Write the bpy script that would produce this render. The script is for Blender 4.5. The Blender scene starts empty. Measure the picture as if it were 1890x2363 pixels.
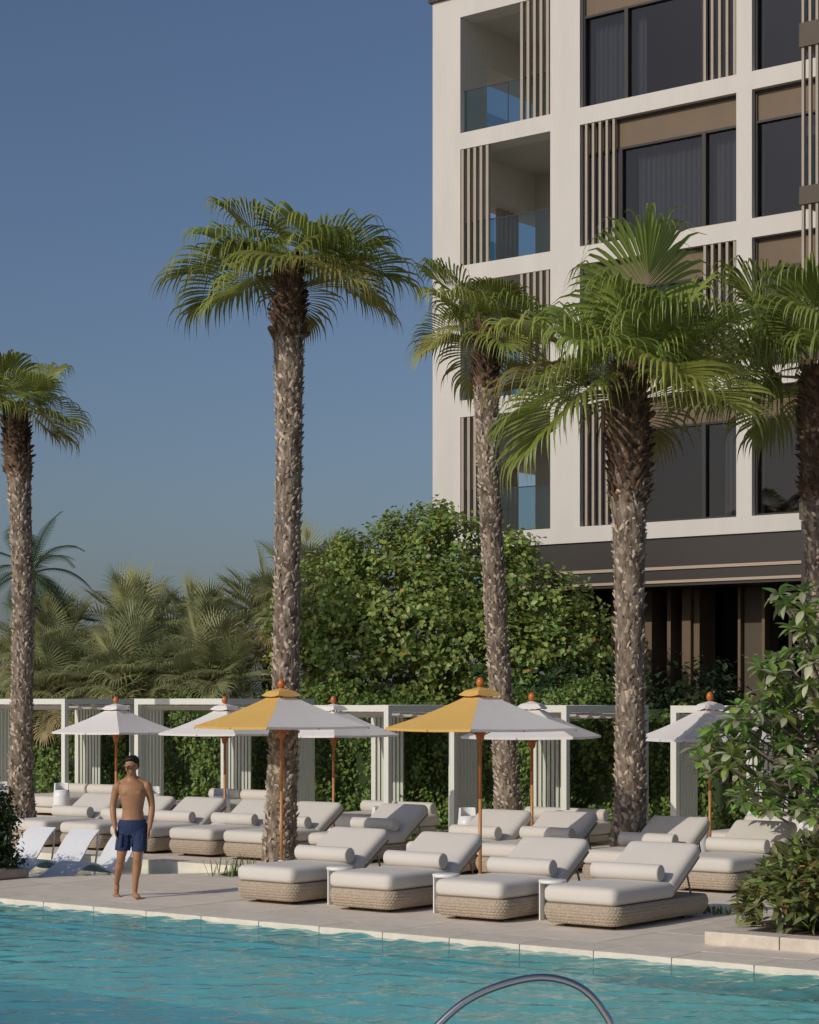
import bpy, bmesh, math, random
import numpy as np
from mathutils import Vector, Matrix, noise

R = math.radians
random.seed(7)
rng = np.random.default_rng(7)
S = bpy.context.scene
C = S.collection

# ------------------------------------------------------------------ camera
YAW = R(37.842)
cam_d = bpy.data.cameras.new('camera')
cam = bpy.data.objects.new('camera', cam_d)
C.objects.link(cam)
cam.location = (0, 0, 2.49)
cam.rotation_euler = (R(90), 0, YAW)
cam_d.sensor_fit = 'HORIZONTAL'
cam_d.sensor_width = 36
cam_d.lens = 36 * 4700 / 1890
cam_d.shift_y = 438.5 / 1890
cam_d.clip_end = 6000
S.camera = cam

# ------------------------------------------------------------------ world and sun
SUN_EL, SUN_AZ = R(28), R(9)            # shadows run along +Y, leaning to +X
to_sun = Vector((-math.sin(SUN_AZ) * math.cos(SUN_EL), -math.cos(SUN_AZ) * math.cos(SUN_EL), math.sin(SUN_EL)))
W = bpy.data.worlds.new('World')
S.world = W
W.use_nodes = True
wn = W.node_tree
bg = wn.nodes['Background']
sky = wn.nodes.new('ShaderNodeTexSky')
sky.sky_type = 'NISHITA'
sky.sun_disc = False
sky.sun_elevation = SUN_EL
sky.sun_rotation = math.atan2(to_sun.x, to_sun.y)
sky.altitude = 0
sky.air_density = 1.0
sky.dust_density = 2.0
sky.ozone_density = 3.8
tint = wn.nodes.new('ShaderNodeMix')
tint.data_type = 'RGBA'
tint.blend_type = 'MULTIPLY'
tint.inputs[0].default_value = 1.0
tint.inputs[7].default_value = (1.0, 0.955, 1.0, 1)
wn.links.new(sky.outputs[0], tint.inputs[6])
wn.links.new(tint.outputs[2], bg.inputs[0])
bg.inputs[1].default_value = 0.065
sun_d = bpy.data.lights.new('sun', 'SUN')
sun_d.energy = 2.2
sun_d.angle = R(0.53)
sun_d.color = (1.0, 0.92, 0.80)
sun = bpy.data.objects.new('sun', sun_d)
C.objects.link(sun)
sun.rotation_euler = to_sun.to_track_quat('Z', 'Y').to_euler()
S.view_settings.view_transform = 'Standard'
S.view_settings.look = 'None'
S.view_settings.exposure = 0.06
S.view_settings.gamma = 1.0
S.view_settings.use_curve_mapping = False
S.cycles.max_bounces = 8
S.cycles.transparent_max_bounces = 12
S.cycles.use_denoising = True

# ------------------------------------------------------------------ materials
MATS = {}
def mat(name, col, rough=0.6, noise_amt=0.0, noise_scale=8.0, bump=0.0, bump_scale=60.0, spec=0.4,
        metal=0.0, trans=0.0, island=0.0, objrand=0.0, stretch=None, hue=0.0, col2=None, sheen=0.0, coat=0.0):
    m = bpy.data.materials.new(name)
    m.use_nodes = True
    nt = m.node_tree
    n, l = nt.nodes, nt.links
    p = n['Principled BSDF']
    out = n['Material Output']
    p.inputs['Roughness'].default_value = rough
    p.inputs['Specular IOR Level'].default_value = spec
    p.inputs['Metallic'].default_value = metal
    p.inputs['Sheen Weight'].default_value = sheen
    p.inputs['Coat Weight'].default_value = coat
    base = n.new('ShaderNodeRGB')
    base.outputs[0].default_value = (*col, 1)
    cur = base.outputs[0]
    tc = n.new('ShaderNodeTexCoord')
    vec = tc.outputs['Object']
    if stretch:
        mp = n.new('ShaderNodeMapping')
        mp.inputs['Scale'].default_value = stretch
        l.new(vec, mp.inputs['Vector'])
        vec = mp.outputs[0]
    if noise_amt or col2:
        no = n.new('ShaderNodeTexNoise')
        no.inputs['Scale'].default_value = noise_scale
        no.inputs['Detail'].default_value = 6
        no.inputs['Roughness'].default_value = 0.62
        l.new(vec, no.inputs['Vector'])
        if col2:
            rp = n.new('ShaderNodeValToRGB')
            rp.color_ramp.elements[0].position = 0.38
            rp.color_ramp.elements[1].position = 0.64
            rp.color_ramp.elements[0].color = (*col, 1)
            rp.color_ramp.elements[1].color = (*col2, 1)
            l.new(no.outputs[0], rp.inputs[0])
            cur = rp.outputs[0]
        if noise_amt:
            mr = n.new('ShaderNodeMapRange')
            mr.inputs[1].default_value = 0.3
            mr.inputs[2].default_value = 0.7
            mr.inputs[3].default_value = 1 - noise_amt
            mr.inputs[4].default_value = 1 + noise_amt
            l.new(no.outputs[0], mr.inputs[0])
            hs = n.new('ShaderNodeHueSaturation')
            l.new(mr.outputs[0], hs.inputs['Value'])
            l.new(cur, hs.inputs['Color'])
            cur = hs.outputs[0]
    for kind, amt in (('i', island), ('o', objrand)):
        if amt:
            if kind == 'i':
                g = n.new('ShaderNodeNewGeometry')
                src = g.outputs['Random Per Island']
            else:
                g = n.new('ShaderNodeObjectInfo')
                src = g.outputs['Random']
            hs = n.new('ShaderNodeHueSaturation')
            mr = n.new('ShaderNodeMapRange')
            mr.inputs[3].default_value = 1 - amt
            mr.inputs[4].default_value = 1 + amt
            l.new(src, mr.inputs[0])
            l.new(mr.outputs[0], hs.inputs['Value'])
            if hue:
                mu = n.new('ShaderNodeMath')
                mu.operation = 'MULTIPLY'
                mu.inputs[1].default_value = 7.31
                fr = n.new('ShaderNodeMath')
                fr.operation = 'FRACT'
                l.new(src, mu.inputs[0])
                l.new(mu.outputs[0], fr.inputs[0])
                m2 = n.new('ShaderNodeMapRange')
                m2.inputs[3].default_value = 0.5 - hue
                m2.inputs[4].default_value = 0.5 + hue
                l.new(fr.outputs[0], m2.inputs[0])
                l.new(m2.outputs[0], hs.inputs['Hue'])
            l.new(cur, hs.inputs['Color'])
            cur = hs.outputs[0]
    l.new(cur, p.inputs['Base Color'])
    if bump:
        nb = n.new('ShaderNodeTexNoise')
        nb.inputs['Scale'].default_value = bump_scale
        nb.inputs['Detail'].default_value = 5
        l.new(vec, nb.inputs['Vector'])
        bp = n.new('ShaderNodeBump')
        bp.inputs['Strength'].default_value = bump
        bp.inputs['Distance'].default_value = 0.02
        l.new(nb.outputs[0], bp.inputs['Height'])
        l.new(bp.outputs[0], p.inputs['Normal'])
    if trans:
        tr = n.new('ShaderNodeBsdfTranslucent')
        hs = n.new('ShaderNodeHueSaturation')
        hs.inputs['Hue'].default_value = 0.485
        hs.inputs['Value'].default_value = 1.5 if col[1] < .4 else 1.0
        l.new(cur, hs.inputs['Color'])
        l.new(hs.outputs[0], tr.inputs['Color'])
        mx = n.new('ShaderNodeMixShader')
        mx.inputs[0].default_value = trans
        l.new(p.outputs[0], mx.inputs[1])
        l.new(tr.outputs[0], mx.inputs[2])
        l.new(mx.outputs[0], out.inputs['Surface'])
    MATS[name] = m
    return m

def glassy(name, tint, rough=0.0, ior=1.5, gloss=(1, 1, 1), bump=None, murk=None, murk_f=0.0):
    """clear sheet: tinted transparency and a fresnel mirror"""
    m = bpy.data.materials.new(name)
    m.use_nodes = True
    n, l = m.node_tree.nodes, m.node_tree.links
    n.remove(n['Principled BSDF'])
    out = n['Material Output']
    t = n.new('ShaderNodeBsdfTransparent')
    t.inputs[0].default_value = (*tint, 1)
    g = n.new('ShaderNodeBsdfGlossy')
    g.inputs['Color'].default_value = (*gloss, 1)
    g.inputs['Roughness'].default_value = rough
    fr = n.new('ShaderNodeFresnel')
    fr.inputs[0].default_value = ior
    mx = n.new('ShaderNodeMixShader')
    ge = n.new('ShaderNodeNewGeometry')          # no mirror on the inner side of the sheet
    iv = n.new('ShaderNodeMath'); iv.operation = 'SUBTRACT'; iv.inputs[0].default_value = 1.0
    l.new(ge.outputs['Backfacing'], iv.inputs[1])
    mu = n.new('ShaderNodeMath'); mu.operation = 'MULTIPLY'
    l.new(fr.outputs[0], mu.inputs[0]); l.new(iv.outputs[0], mu.inputs[1])
    l.new(mu.outputs[0], mx.inputs[0])
    body = t.outputs[0]
    if murk:                                     # light scattered back out of the water
        df = n.new('ShaderNodeBsdfDiffuse'); df.inputs[0].default_value = (*murk, 1)
        m1 = n.new('ShaderNodeMixShader'); m1.inputs[0].default_value = murk_f
        l.new(t.outputs[0], m1.inputs[1]); l.new(df.outputs[0], m1.inputs[2])
        body = m1.outputs[0]
    l.new(body, mx.inputs[1])
    l.new(g.outputs[0], mx.inputs[2])
    l.new(mx.outputs[0], out.inputs[0])
    if bump:
        tc = n.new('ShaderNodeTexCoord')
        prev = None
        for (sx, sy, sc, dist) in bump:
            mp = n.new('ShaderNodeMapping')
            mp.inputs['Scale'].default_value = (sx, sy, 1)
            mp.inputs['Rotation'].default_value = (0, 0, YAW)
            l.new(tc.outputs['Object'], mp.inputs[0])
            no = n.new('ShaderNodeTexNoise')
            no.inputs['Scale'].default_value = sc
            no.inputs['Detail'].default_value = 3
            no.inputs['Distortion'].default_value = 0.6
            l.new(mp.outputs[0], no.inputs['Vector'])
            b = n.new('ShaderNodeBump')
            b.inputs['Strength'].default_value = 1
            b.inputs['Distance'].default_value = dist
            l.new(no.outputs[0], b.inputs['Height'])
            if prev:
                l.new(prev, b.inputs['Normal'])
            prev = b.outputs[0]
        l.new(prev, g.inputs['Normal'])
    MATS[name] = m
    return m

mat('plaster', (0.61, 0.585, 0.545), 0.85, 0.05, 0.9, 0.08, 40, stretch=(1.6, 1.6, .35))
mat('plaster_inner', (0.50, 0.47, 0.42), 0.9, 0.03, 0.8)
mat('bronze', (0.085, 0.065, 0.046), 0.5, 0.06, 2.5, spec=0.3)
mat('spandrel', (0.15, 0.108, 0.068), 0.5, 0.08, 1.6, spec=0.3)
mat('dark_bronze', (0.028, 0.023, 0.018), 0.45, 0.08, 1.5, spec=0.5)
mat('frame_dark', (0.03, 0.027, 0.025), 0.4)
mat('slat_beige', (0.36, 0.31, 0.25), 0.55, 0.05, 3)
mat('cream_line', (0.42, 0.34, 0.25), 0.6)
mat('room', (0.07, 0.068, 0.068), 0.9)
mat('curtain', (0.34, 0.335, 0.325), 0.9, trans=0.25)
mat('cabana_white', (0.70, 0.715, 0.655), 0.5, 0.03, 2.0)
mat('cabana_slat', (0.57, 0.60, 0.52), 0.5, 0.04, 2.0)
mat('shade_cloth', (0.60, 0.55, 0.49), 0.9, trans=0.2)
mat('fabric', (0.64, 0.605, 0.55), 0.92, 0.015, 3.0, 0.08, 300, spec=0.15, sheen=0.1)
mat('fabric_side', (0.60, 0.55, 0.48), 0.92, 0.03, 5.0, 0.25, 220, spec=0.15)
mat('wicker', (0.44, 0.365, 0.28), 0.75, 0.16, 26, 0.4, 140, spec=0.25, objrand=0.05)
mat('black', (0.012, 0.012, 0.012), 0.5)
mat('white_paint', (0.78, 0.775, 0.75), 0.4)
mat('white_plastic', (0.80, 0.80, 0.80), 0.38)
mat('sling', (0.76, 0.78, 0.81), 0.55, 0.03, 6)
mat('canvas_white', (0.90, 0.88, 0.87), 0.85, 0.025, 4, 0.15, 30, trans=0.24, spec=0.1)
mat('canvas_yellow', (0.82, 0.54, 0.17), 0.85, 0.03, 4, 0.15, 30, trans=0.3, spec=0.1)
mat('teak', (0.40, 0.14, 0.032), 0.38, 0.14, 5, stretch=(6, 6, 1), spec=0.5)
mat('finial_wood', (0.52, 0.15, 0.03), 0.3, 0.1, 5, spec=0.5)
mat('teak_light', (0.47, 0.22, 0.075), 0.4, 0.14, 5, stretch=(6, 6, 1), spec=0.5)
mat('slab', (0.74, 0.66, 0.555), 0.75, 0.10, 2.6, 0.12, 60, objrand=0.06)
mat('joint', (0.48, 0.42, 0.34), 0.9)
mat('coping', (0.72, 0.66, 0.55), 0.7, 0.10, 5.0, 0.25, 40, objrand=0.05)
mat('limestone', (0.58, 0.52, 0.43), 0.85, 0.12, 7, 0.5, 25, objrand=0.05)
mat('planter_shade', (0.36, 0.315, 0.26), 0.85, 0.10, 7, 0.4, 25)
mat('soil', (0.06, 0.045, 0.03), 0.95, 0.3, 9, 0.8, 30)
mat('sand', (0.36, 0.30, 0.22), 0.95, 0.15, 0.4)
mat('steel', (0.62, 0.61, 0.59), 0.22, 0.0, metal=1.0)
mat('leaf_tree', (0.24, 0.32, 0.085), 0.42, island=0.45, hue=0.035, trans=0.28, spec=0.45)
mat('leaf_yellow', (0.34, 0.20, 0.03), 0.5, island=0.3, trans=0.25)
mat('leaf_hedge', (0.145, 0.225, 0.05), 0.45, island=0.4, hue=0.03, trans=0.22, spec=0.4)
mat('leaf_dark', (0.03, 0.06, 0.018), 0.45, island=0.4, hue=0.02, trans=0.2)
mat('leaf_plumeria', (0.19, 0.30, 0.07), 0.36, island=0.25, objrand=0.3, hue=0.025, trans=0.22, spec=0.5)
mat('leaf_plumeria_pale', (0.42, 0.45, 0.29), 0.4, island=0.2, objrand=0.25, trans=0.2, spec=0.5)
mat('leaf_shrub', (0.20, 0.23, 0.09), 0.42, island=0.4, objrand=0.35, hue=0.04, trans=0.2, spec=0.45)
mat('leaf_rust', (0.26, 0.15, 0.055), 0.5, island=0.3, trans=0.15)
mat('frond', (0.225, 0.275, 0.06), 0.38, 0.12, 1.2, objrand=0.28, hue=0.02, trans=0.3, spec=0.5)
mat('frond_old', (0.29, 0.28, 0.08), 0.45, 0.15, 1.2, objrand=0.25, hue=0.02, trans=0.3, spec=0.4)
mat('frond_sabal', (0.32, 0.345, 0.17), 0.42, 0.12, 1.2, objrand=0.32, hue=0.02, trans=0.28, spec=0.45)
mat('frond_straw', (0.42, 0.35, 0.19), 0.6, 0.15, 1.2, objrand=0.25, trans=0.25)
mat('frond_coco', (0.055, 0.095, 0.028), 0.4, objrand=0.25, trans=0.25)
mat('petiole', (0.17, 0.19, 0.05), 0.5)
mat('bark', (0.11, 0.082, 0.06), 0.9, 0.35, 7, 1.0, 24, col2=(0.27, 0.22, 0.17), stretch=(1.6, 1.6, .55))
mat('boot', (0.38, 0.31, 0.245), 0.9, island=0.55)
mat('boot_dark', (0.115, 0.07, 0.043), 0.9, island=0.5)
mat('wood_limb', (0.16, 0.13, 0.105), 0.9, 0.2, 8, 0.6, 30)
mat('flower', (0.8, 0.74, 0.70), 0.6)
mat('skin', (0.37, 0.19, 0.10), 0.5, 0.07, 9, 0.05, 30, spec=0.4)
mat('hair', (0.010, 0.008, 0.007), 0.6, bump=0.3, bump_scale=120)
mat('shorts', (0.012, 0.030, 0.085), 0.75, 0.12, 8, 0.35, 25, sheen=0.05)
mat('dark_lens', (0.01, 0.009, 0.009), 0.12, spec=0.6)
mat('pool_tile', (0.36, 0.68, 0.72), 0.4, 0.12, 1.3)
mat('ledge_tile', (0.66, 0.74, 0.68), 0.5, 0.1, 2)
glassy('window_glass', (0.58, 0.60, 0.63), 0.0, 1.6)
glassy('rail_glass', (0.66, 0.78, 0.79), 0.0, 1.5)
glassy('water', (0.50, 0.88, 0.92), 0.015, 1.45, bump=((1.2, 2.2, 12, 0.004),), murk=(0.13, 0.355, 0.40), murk_f=0.42)
glassy('ledge_water', (0.8, 0.92, 0.92), 0.02, 1.333, bump=((1.0, 2.0, 4.0, 0.012),))

# ------------------------------------------------------------------ mesh helpers
class MB:
    def __init__(s):
        s.v, s.f = [], []
    def add(s, verts, faces):
        o = len(s.v)
        s.v += [tuple(p) for p in verts]
        s.f += [tuple(i + o for i in q) for q in faces]
        return s
    def box(s, x0, x1, y0, y1, z0, z1):
        return s.add([(x0, y0, z0), (x1, y0, z0), (x1, y1, z0), (x0, y1, z0),
                      (x0, y0, z1), (x1, y0, z1), (x1, y1, z1), (x0, y1, z1)],
                     [(0, 3, 2, 1), (4, 5, 6, 7), (0, 1, 5, 4), (1, 2, 6, 5), (2, 3, 7, 6), (3, 0, 4, 7)])
    def tube(s, pts, rad, n=8, cap=True, flat=1.0):
        pts = [Vector(p) for p in pts]
        if not hasattr(rad, '__len__'):
            rad = [rad] * len(pts)
        o = len(s.v)
        up = Vector((0, 0, 1))
        prev = None
        for i, p in enumerate(pts):
            t = (pts[min(i + 1, len(pts) - 1)] - pts[max(i - 1, 0)]).normalized()
            if prev is None:
                a = t.cross(up)
                if a.length < 1e-3:
                    a = t.cross(Vector((0, 1, 0)))
                a.normalize()
            else:
                a = (prev - t * prev.dot(t)).normalized()
            prev = a
            b = t.cross(a)
            for k in range(n):
                th = 2 * math.pi * k / n
                s.v.append(tuple(p + (a * math.cos(th) + b * math.sin(th) * flat) * rad[i]))
        for i in range(len(pts) - 1):
            for k in range(n):
                k2 = (k + 1) % n
                s.f.append((o + i * n + k, o + i * n + k2, o + (i + 1) * n + k2, o + (i + 1) * n + k))
        if cap:
            s.f.append(tuple(o + k for k in reversed(range(n))))
            s.f.append(tuple(o + (len(pts) - 1) * n + k for k in range(n)))
        return s
    def lathe(s, prof, n=16, c=(0, 0, 0)):
        o = len(s.v)
        for r, z in prof:
            for k in range(n):
                th = 2 * math.pi * k / n
                s.v.append((c[0] + r * math.cos(th), c[1] + r * math.sin(th), c[2] + z))
        for i in range(len(prof) - 1):
            for k in range(n):
                k2 = (k + 1) % n
                s.f.append((o + i * n + k, o + i * n + k2, o + (i + 1) * n + k2, o + (i + 1) * n + k))
        s.f.append(tuple(o + k for k in reversed(range(n))))
        s.f.append(tuple(o + (len(prof) - 1) * n + k for k in range(n)))
        return s
    def prism(s, poly, z0, z1):
        n = len(poly)
        return s.add([(x, y, z0) for x, y in poly] + [(x, y, z1) for x, y in poly],
                     [tuple(reversed(range(n))), tuple(range(n, 2 * n))] +
                     [(i, (i + 1) % n, (i + 1) % n + n, i + n) for i in range(n)])
    def rbox(s, c, size, r, n=6, puff=0.0):
        """rounded box"""
        hx, hy, hz = size[0] / 2, size[1] / 2, size[2] / 2
        r = min(r, hx, hy, hz)
        idx = {}
        def vert(i, j, k):
            key = (i, j, k)
            if key in idx:
                return idx[key]
            def co(a, h):
                # concentrate samples in the rounded ends
                t = 2 * a / n - 1
                t = math.copysign(abs(t) ** 0.55, t)
                return t * h
            p = Vector((co(i, hx), co(j, hy), co(k, hz)))
            q = Vector((max(-hx + r, min(hx - r, p.x)), max(-hy + r, min(hy - r, p.y)), max(-hz + r, min(hz - r, p.z))))
            d = p - q
            if d.length > 1e-9:
                p = q + d.normalized() * r
            if puff:
                w = (1 - (p.x / hx) ** 2) * (1 - (p.y / hy) ** 2)
                p.z += puff * max(0, w) * (1 if p.z > 0 else -0.2)
            idx[key] = len(s.v)
            s.v.append((p.x + c[0], p.y + c[1], p.z + c[2]))
            return idx[key]
        for a in range(n):
            for b in range(n):
                s.f.append((vert(a, b, 0), vert(a, b + 1, 0), vert(a + 1, b + 1, 0), vert(a + 1, b, 0)))
                s.f.append((vert(a, b, n), vert(a + 1, b, n), vert(a + 1, b + 1, n), vert(a, b + 1, n)))
                s.f.append((vert(a, 0, b), vert(a + 1, 0, b), vert(a + 1, 0, b + 1), vert(a, 0, b + 1)))
                s.f.append((vert(a, n, b), vert(a, n, b + 1), vert(a + 1, n, b + 1), vert(a + 1, n, b)))
                s.f.append((vert(0, a, b), vert(0, a, b + 1), vert(0, a + 1, b + 1), vert(0, a + 1, b)))
                s.f.append((vert(n, a, b), vert(n, a + 1, b), vert(n, a + 1, b + 1), vert(n, a, b + 1)))
        return s
    def xform(s, M, start=0):
        for i in range(start, len(s.v)):
            s.v[i] = tuple(M @ Vector(s.v[i]))
        return s
    def mesh(s, name, m, smooth=False):
        me = bpy.data.meshes.new(name)
        me.from_pydata(s.v, [], s.f)
        me.materials.append(MATS[m])
        if smooth:
            me.polygons.foreach_set('use_smooth', [True] * len(me.polygons))
        me.update()
        return me
    def build(s, name, m, parent=None, smooth=False, loc=None):
        return link(name, s.mesh(name, m, smooth), parent, loc)

def link(name, me, parent=None, loc=None, rot=None, scale=None):
    o = bpy.data.objects.new(name, me)
    C.objects.link(o)
    if parent:
        o.parent = parent
    if loc is not None:
        o.location = loc
    if rot is not None:
        o.rotation_euler = rot
    if scale is not None:
        o.scale = scale
    return o

def np_mesh(name, V, F, m, smooth=False, mat_idx=None, extra=()):
    """V (n,3), F (m,k) with one k"""
    V = np.asarray(V, dtype=np.float32)
    F = np.asarray(F, dtype=np.int32)
    k = F.shape[1]
    me = bpy.data.meshes.new(name)
    me.vertices.add(len(V))
    me.vertices.foreach_set('co', V.ravel())
    me.loops.add(F.size)
    me.loops.foreach_set('vertex_index', F.ravel())
    me.polygons.add(len(F))
    me.polygons.foreach_set('loop_start', np.arange(0, F.size, k, dtype=np.int32))
    me.polygons.foreach_set('loop_total', np.full(len(F), k, dtype=np.int32))
    me.materials.append(MATS[m])
    for e in extra:
        me.materials.append(MATS[e])
    if mat_idx is not None:
        me.polygons.foreach_set('material_index', np.asarray(mat_idx, dtype=np.int32))
    if smooth:
        me.polygons.foreach_set('use_smooth', np.ones(len(F), dtype=bool))
    me.update(calc_edges=True)
    me.validate()
    return me

def tag(o, label, cat, group=None):
    o['label'] = label
    o['category'] = cat
    if group:
        o['group'] = group
    return o

def thing(name, label, cat, loc=(0, 0, 0), rz=0, group=None):
    o = bpy.data.objects.new(name, None)
    o.empty_display_size = 0.2
    C.objects.link(o)
    o.location = loc
    o.rotation_euler = (0, 0, rz)
    return tag(o, label, cat, group)

def struct(o):
    o['kind'] = 'structure'
    return o

def stuff(o):
    o['kind'] = 'stuff'
    return o

def copy_tree(o, parent=None):
    c = o.copy()
    C.objects.link(c)
    c.parent = parent
    for ch in list(o.children):
        copy_tree(ch, c)
    return c

# ------------------------------------------------------------------ the setting: ground, deck, pool
LEDGE = [(-28.0, 19.6), (-22.0, 19.6), (-20.45, 21.75), (-20.75, 22.85), (-28.0, 22.85)]
LOWER = [(-26.6, 27.4), (-8.0, 27.4), (-8.0, 33.4), (-26.6, 33.4)]
LZ = -0.13                                    # the terrace by the right-hand cabanas lies a step lower

def half(poly, a, b, keep_left):
    """clip a polygon to one side of the line a-b"""
    out = []
    def side(p):
        v = (b[0] - a[0]) * (p[1] - a[1]) - (b[1] - a[1]) * (p[0] - a[0])
        return v if keep_left else -v
    for i in range(len(poly)):
        p, q = poly[i], poly[(i + 1) % len(poly)]
        sp, sq = side(p), side(q)
        if sp >= 0:
            out.append(p)
        if (sp > 0 > sq) or (sp < 0 < sq):
            t = sp / (sp - sq)
            out.append((p[0] + (q[0] - p[0]) * t, p[1] + (q[1] - p[1]) * t))
    return out if len(out) >= 3 else []

def area(p):
    return abs(sum(p[i][0] * p[(i + 1) % len(p)][1] - p[(i + 1) % len(p)][0] * p[i][1] for i in range(len(p)))) / 2

def minus(polys, hole):
    res = []
    for p in polys:
        rest = p
        for i in range(len(hole)):
            a, b = hole[i], hole[(i + 1) % len(hole)]
            o = half(rest, a, b, False)
            if o and area(o) > 1e-4:
                res.append(o)
            rest = half(rest, a, b, True)
            if not rest:
                break
    return res

POOL_Y1 = 17.25          # far water edge
POOL_Y0 = 9.25           # near water edge
COPE = 17.85             # coping meets the deck
g = MB()
for poly in minus(minus(minus([[(-3000, -600), (3000, -600), (3000, 3000), (-3000, 3000)]],
                [(-60, POOL_Y0 - .2), (30, POOL_Y0 - .2), (30, POOL_Y1 + .2), (-60, POOL_Y1 + .2)]), LEDGE), LOWER):
    n = len(poly)
    g.add([(x, y, -0.06) for x, y in poly], [tuple(range(n))])
struct(g.build('ground', 'sand'))
g = MB()
for poly in minus(minus([[(-60, COPE + .05), (30, COPE + .05), (30, 36), (-60, 36)]], LEDGE), LOWER):
    n = len(poly)
    g.add([(x, y, -0.012) for x, y in poly], [tuple(range(n))])
deck = struct(g.build('deck', 'joint'))
# paving slabs, 1.2 m square
PIT = 1.2
cnt = 0
x = -34.2
while x < -6.6:
    y = COPE + 0.006
    j = 0
    while y < 30.2:
        e = 0.004
        q = [(x + e, y + e), (x + PIT - e, y + e), (x + PIT - e, y + PIT - e), (x + e, y + PIT - e)]
        polys = minus(minus([q], LEDGE), LOWER)
        a_tot = sum(area(p) for p in polys)
        if a_tot > 0.02:
            mb = MB()
            cx_, cy_ = x + PIT / 2, y + PIT / 2
            for p in polys:
                mb.prism([(px - cx_, py - cy_) for px, py in p], -0.03, 0.0)
            mb.build('paving_slab', 'slab', deck, loc=(cx_, cy_, random.uniform(-.0015, .0015)))
            cnt += 1
        y += PIT
        j += 1
    x += PIT
# lower terrace
m = MB()
m.box(LOWER[0][0], LOWER[1][0], LOWER[0][1], LOWER[2][1], LZ - .3, LZ)
lt = struct(m.build('lower_terrace', 'slab'))
m = MB()
m.box(LOWER[0][0] - .02, LOWER[1][0], LOWER[0][1] - .02, LOWER[0][1], LZ - .3, -.004)
m.box(LOWER[0][0] - .02, LOWER[0][0], LOWER[0][1], LOWER[2][1], LZ - .3, -.004)
m.build('step_riser', 'coping', lt)
# pool coping, one stone after the other
cop = MB()
cop.box(-60, 30, POOL_Y1 + .05, COPE + .04, -0.4, -0.03)
cop = struct(cop.build('pool_coping', 'joint'))
st = MB()
st.rbox((0, 0, -0.12), (0.8965, COPE - POOL_Y1 + .035, 0.24), 0.012, 4)
stm = st.mesh('coping_stone', 'coping', False)
x = -34
while x < -5:
    link('coping_stone', stm, cop, (x, (COPE + POOL_Y1) / 2 - .014, 0.004 + random.uniform(-.001, .001)))
    x += 0.9
# basin and water
m = MB()
zb = -1.0
m.add([(-60, POOL_Y0, zb), (30, POOL_Y0, zb), (30, POOL_Y1 + .02, zb), (-60, POOL_Y1 + .02, zb)], [(0, 1, 2, 3)])
m.add([(-60, POOL_Y1 + .02, zb), (30, POOL_Y1 + .02, zb), (30, POOL_Y1 + .02, -.03), (-60, POOL_Y1 + .02, -.03)], [(0, 1, 2, 3)])
m.add([(-60, POOL_Y0, zb), (30, POOL_Y0, zb), (30, POOL_Y0, -.03), (-60, POOL_Y0, -.03)], [(3, 2, 1, 0)])
basin = struct(m.build('pool_basin', 'pool_tile'))
# shallow bench along the right of the far wall
m = MB()
m.box(-10.6, 30, POOL_Y1 - .9, POOL_Y1 + .015, zb, -.17)
m.box(-60, -10.6, POOL_Y1 - .30, POOL_Y1 + .015, zb, -.34)
m.build('bench', 'ledge_tile', basin)
WZ = -.055
gx = np.arange(-22.0, -4.0, .033); gy = np.linspace(POOL_Y0, POOL_Y1 + .012, 245)
GX, GY = np.meshgrid(gx, gy, indexing='ij')
HZ = np.zeros_like(GX)
wr = np.random.default_rng(12)
for k in range(70):
    lam = math.exp(wr.uniform(math.log(.11), math.log(.8)))
    th = YAW + R(90) + wr.normal(0, .6)          # crests run mostly across the view
    kx, ky = math.cos(th) * 2 * math.pi / lam, math.sin(th) * 2 * math.pi / lam
    patch = .65 + .35 * np.sin(GX * wr.uniform(.2, .9) + GY * wr.uniform(.2, .9) + wr.uniform(0, 6))
    HZ += .040 * lam / (2 * math.pi) * np.sin(kx * GX + ky * GY + wr.uniform(0, 6.28)) * patch
nxg, nyg = GX.shape
VV = np.stack([GX.ravel(), GY.ravel(), WZ + HZ.ravel()], axis=1)
ii, jj = np.meshgrid(np.arange(nxg - 1), np.arange(nyg - 1), indexing='ij')
q0 = (ii * nyg + jj).ravel()
FF = np.stack([q0, q0 + nyg, q0 + nyg + 1, q0 + 1], axis=1)
struct(link('pool_water', np_mesh('pool_water', VV, FF, 'water', True)))
m = MB()
for a, b in ((-60, -22.02), (-4.02, 30)):
    m.add([(a, POOL_Y0, WZ), (b, POOL_Y0, WZ), (b, POOL_Y1 + .02, WZ), (a, POOL_Y1 + .02, WZ)], [(0, 1, 2, 3)])
struct(m.build('pool_water', 'water'))
# near deck, under the camera
m = MB()
m.box(-60, 30, -20, POOL_Y0, -.4, 0)
struct(m.build('near_deck', 'slab'))
# shallow ledge pool between the rows
m = MB()
n = len(LEDGE)
m.add([(x, y, -.22) for x, y in LEDGE], [tuple(range(n))])
LIN = [(x + (-24.2 - x) * .0012, y + (21.2 - y) * .0025) for x, y in LEDGE]
for i in range(n):
    a, b = LIN[i], LIN[(i + 1) % n]
    m.add([(a[0], a[1], -.22), (b[0], b[1], -.22), (b[0], b[1], -.004), (a[0], a[1], -.004)], [(0, 1, 2, 3)])
struct(m.build('ledge_pool', 'coping'))
m = MB()
m.add([(x, y, -.13) for x, y in LEDGE], [tuple(range(n))])
struct(m.build('ledge_pool_water', 'ledge_water'))
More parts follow.
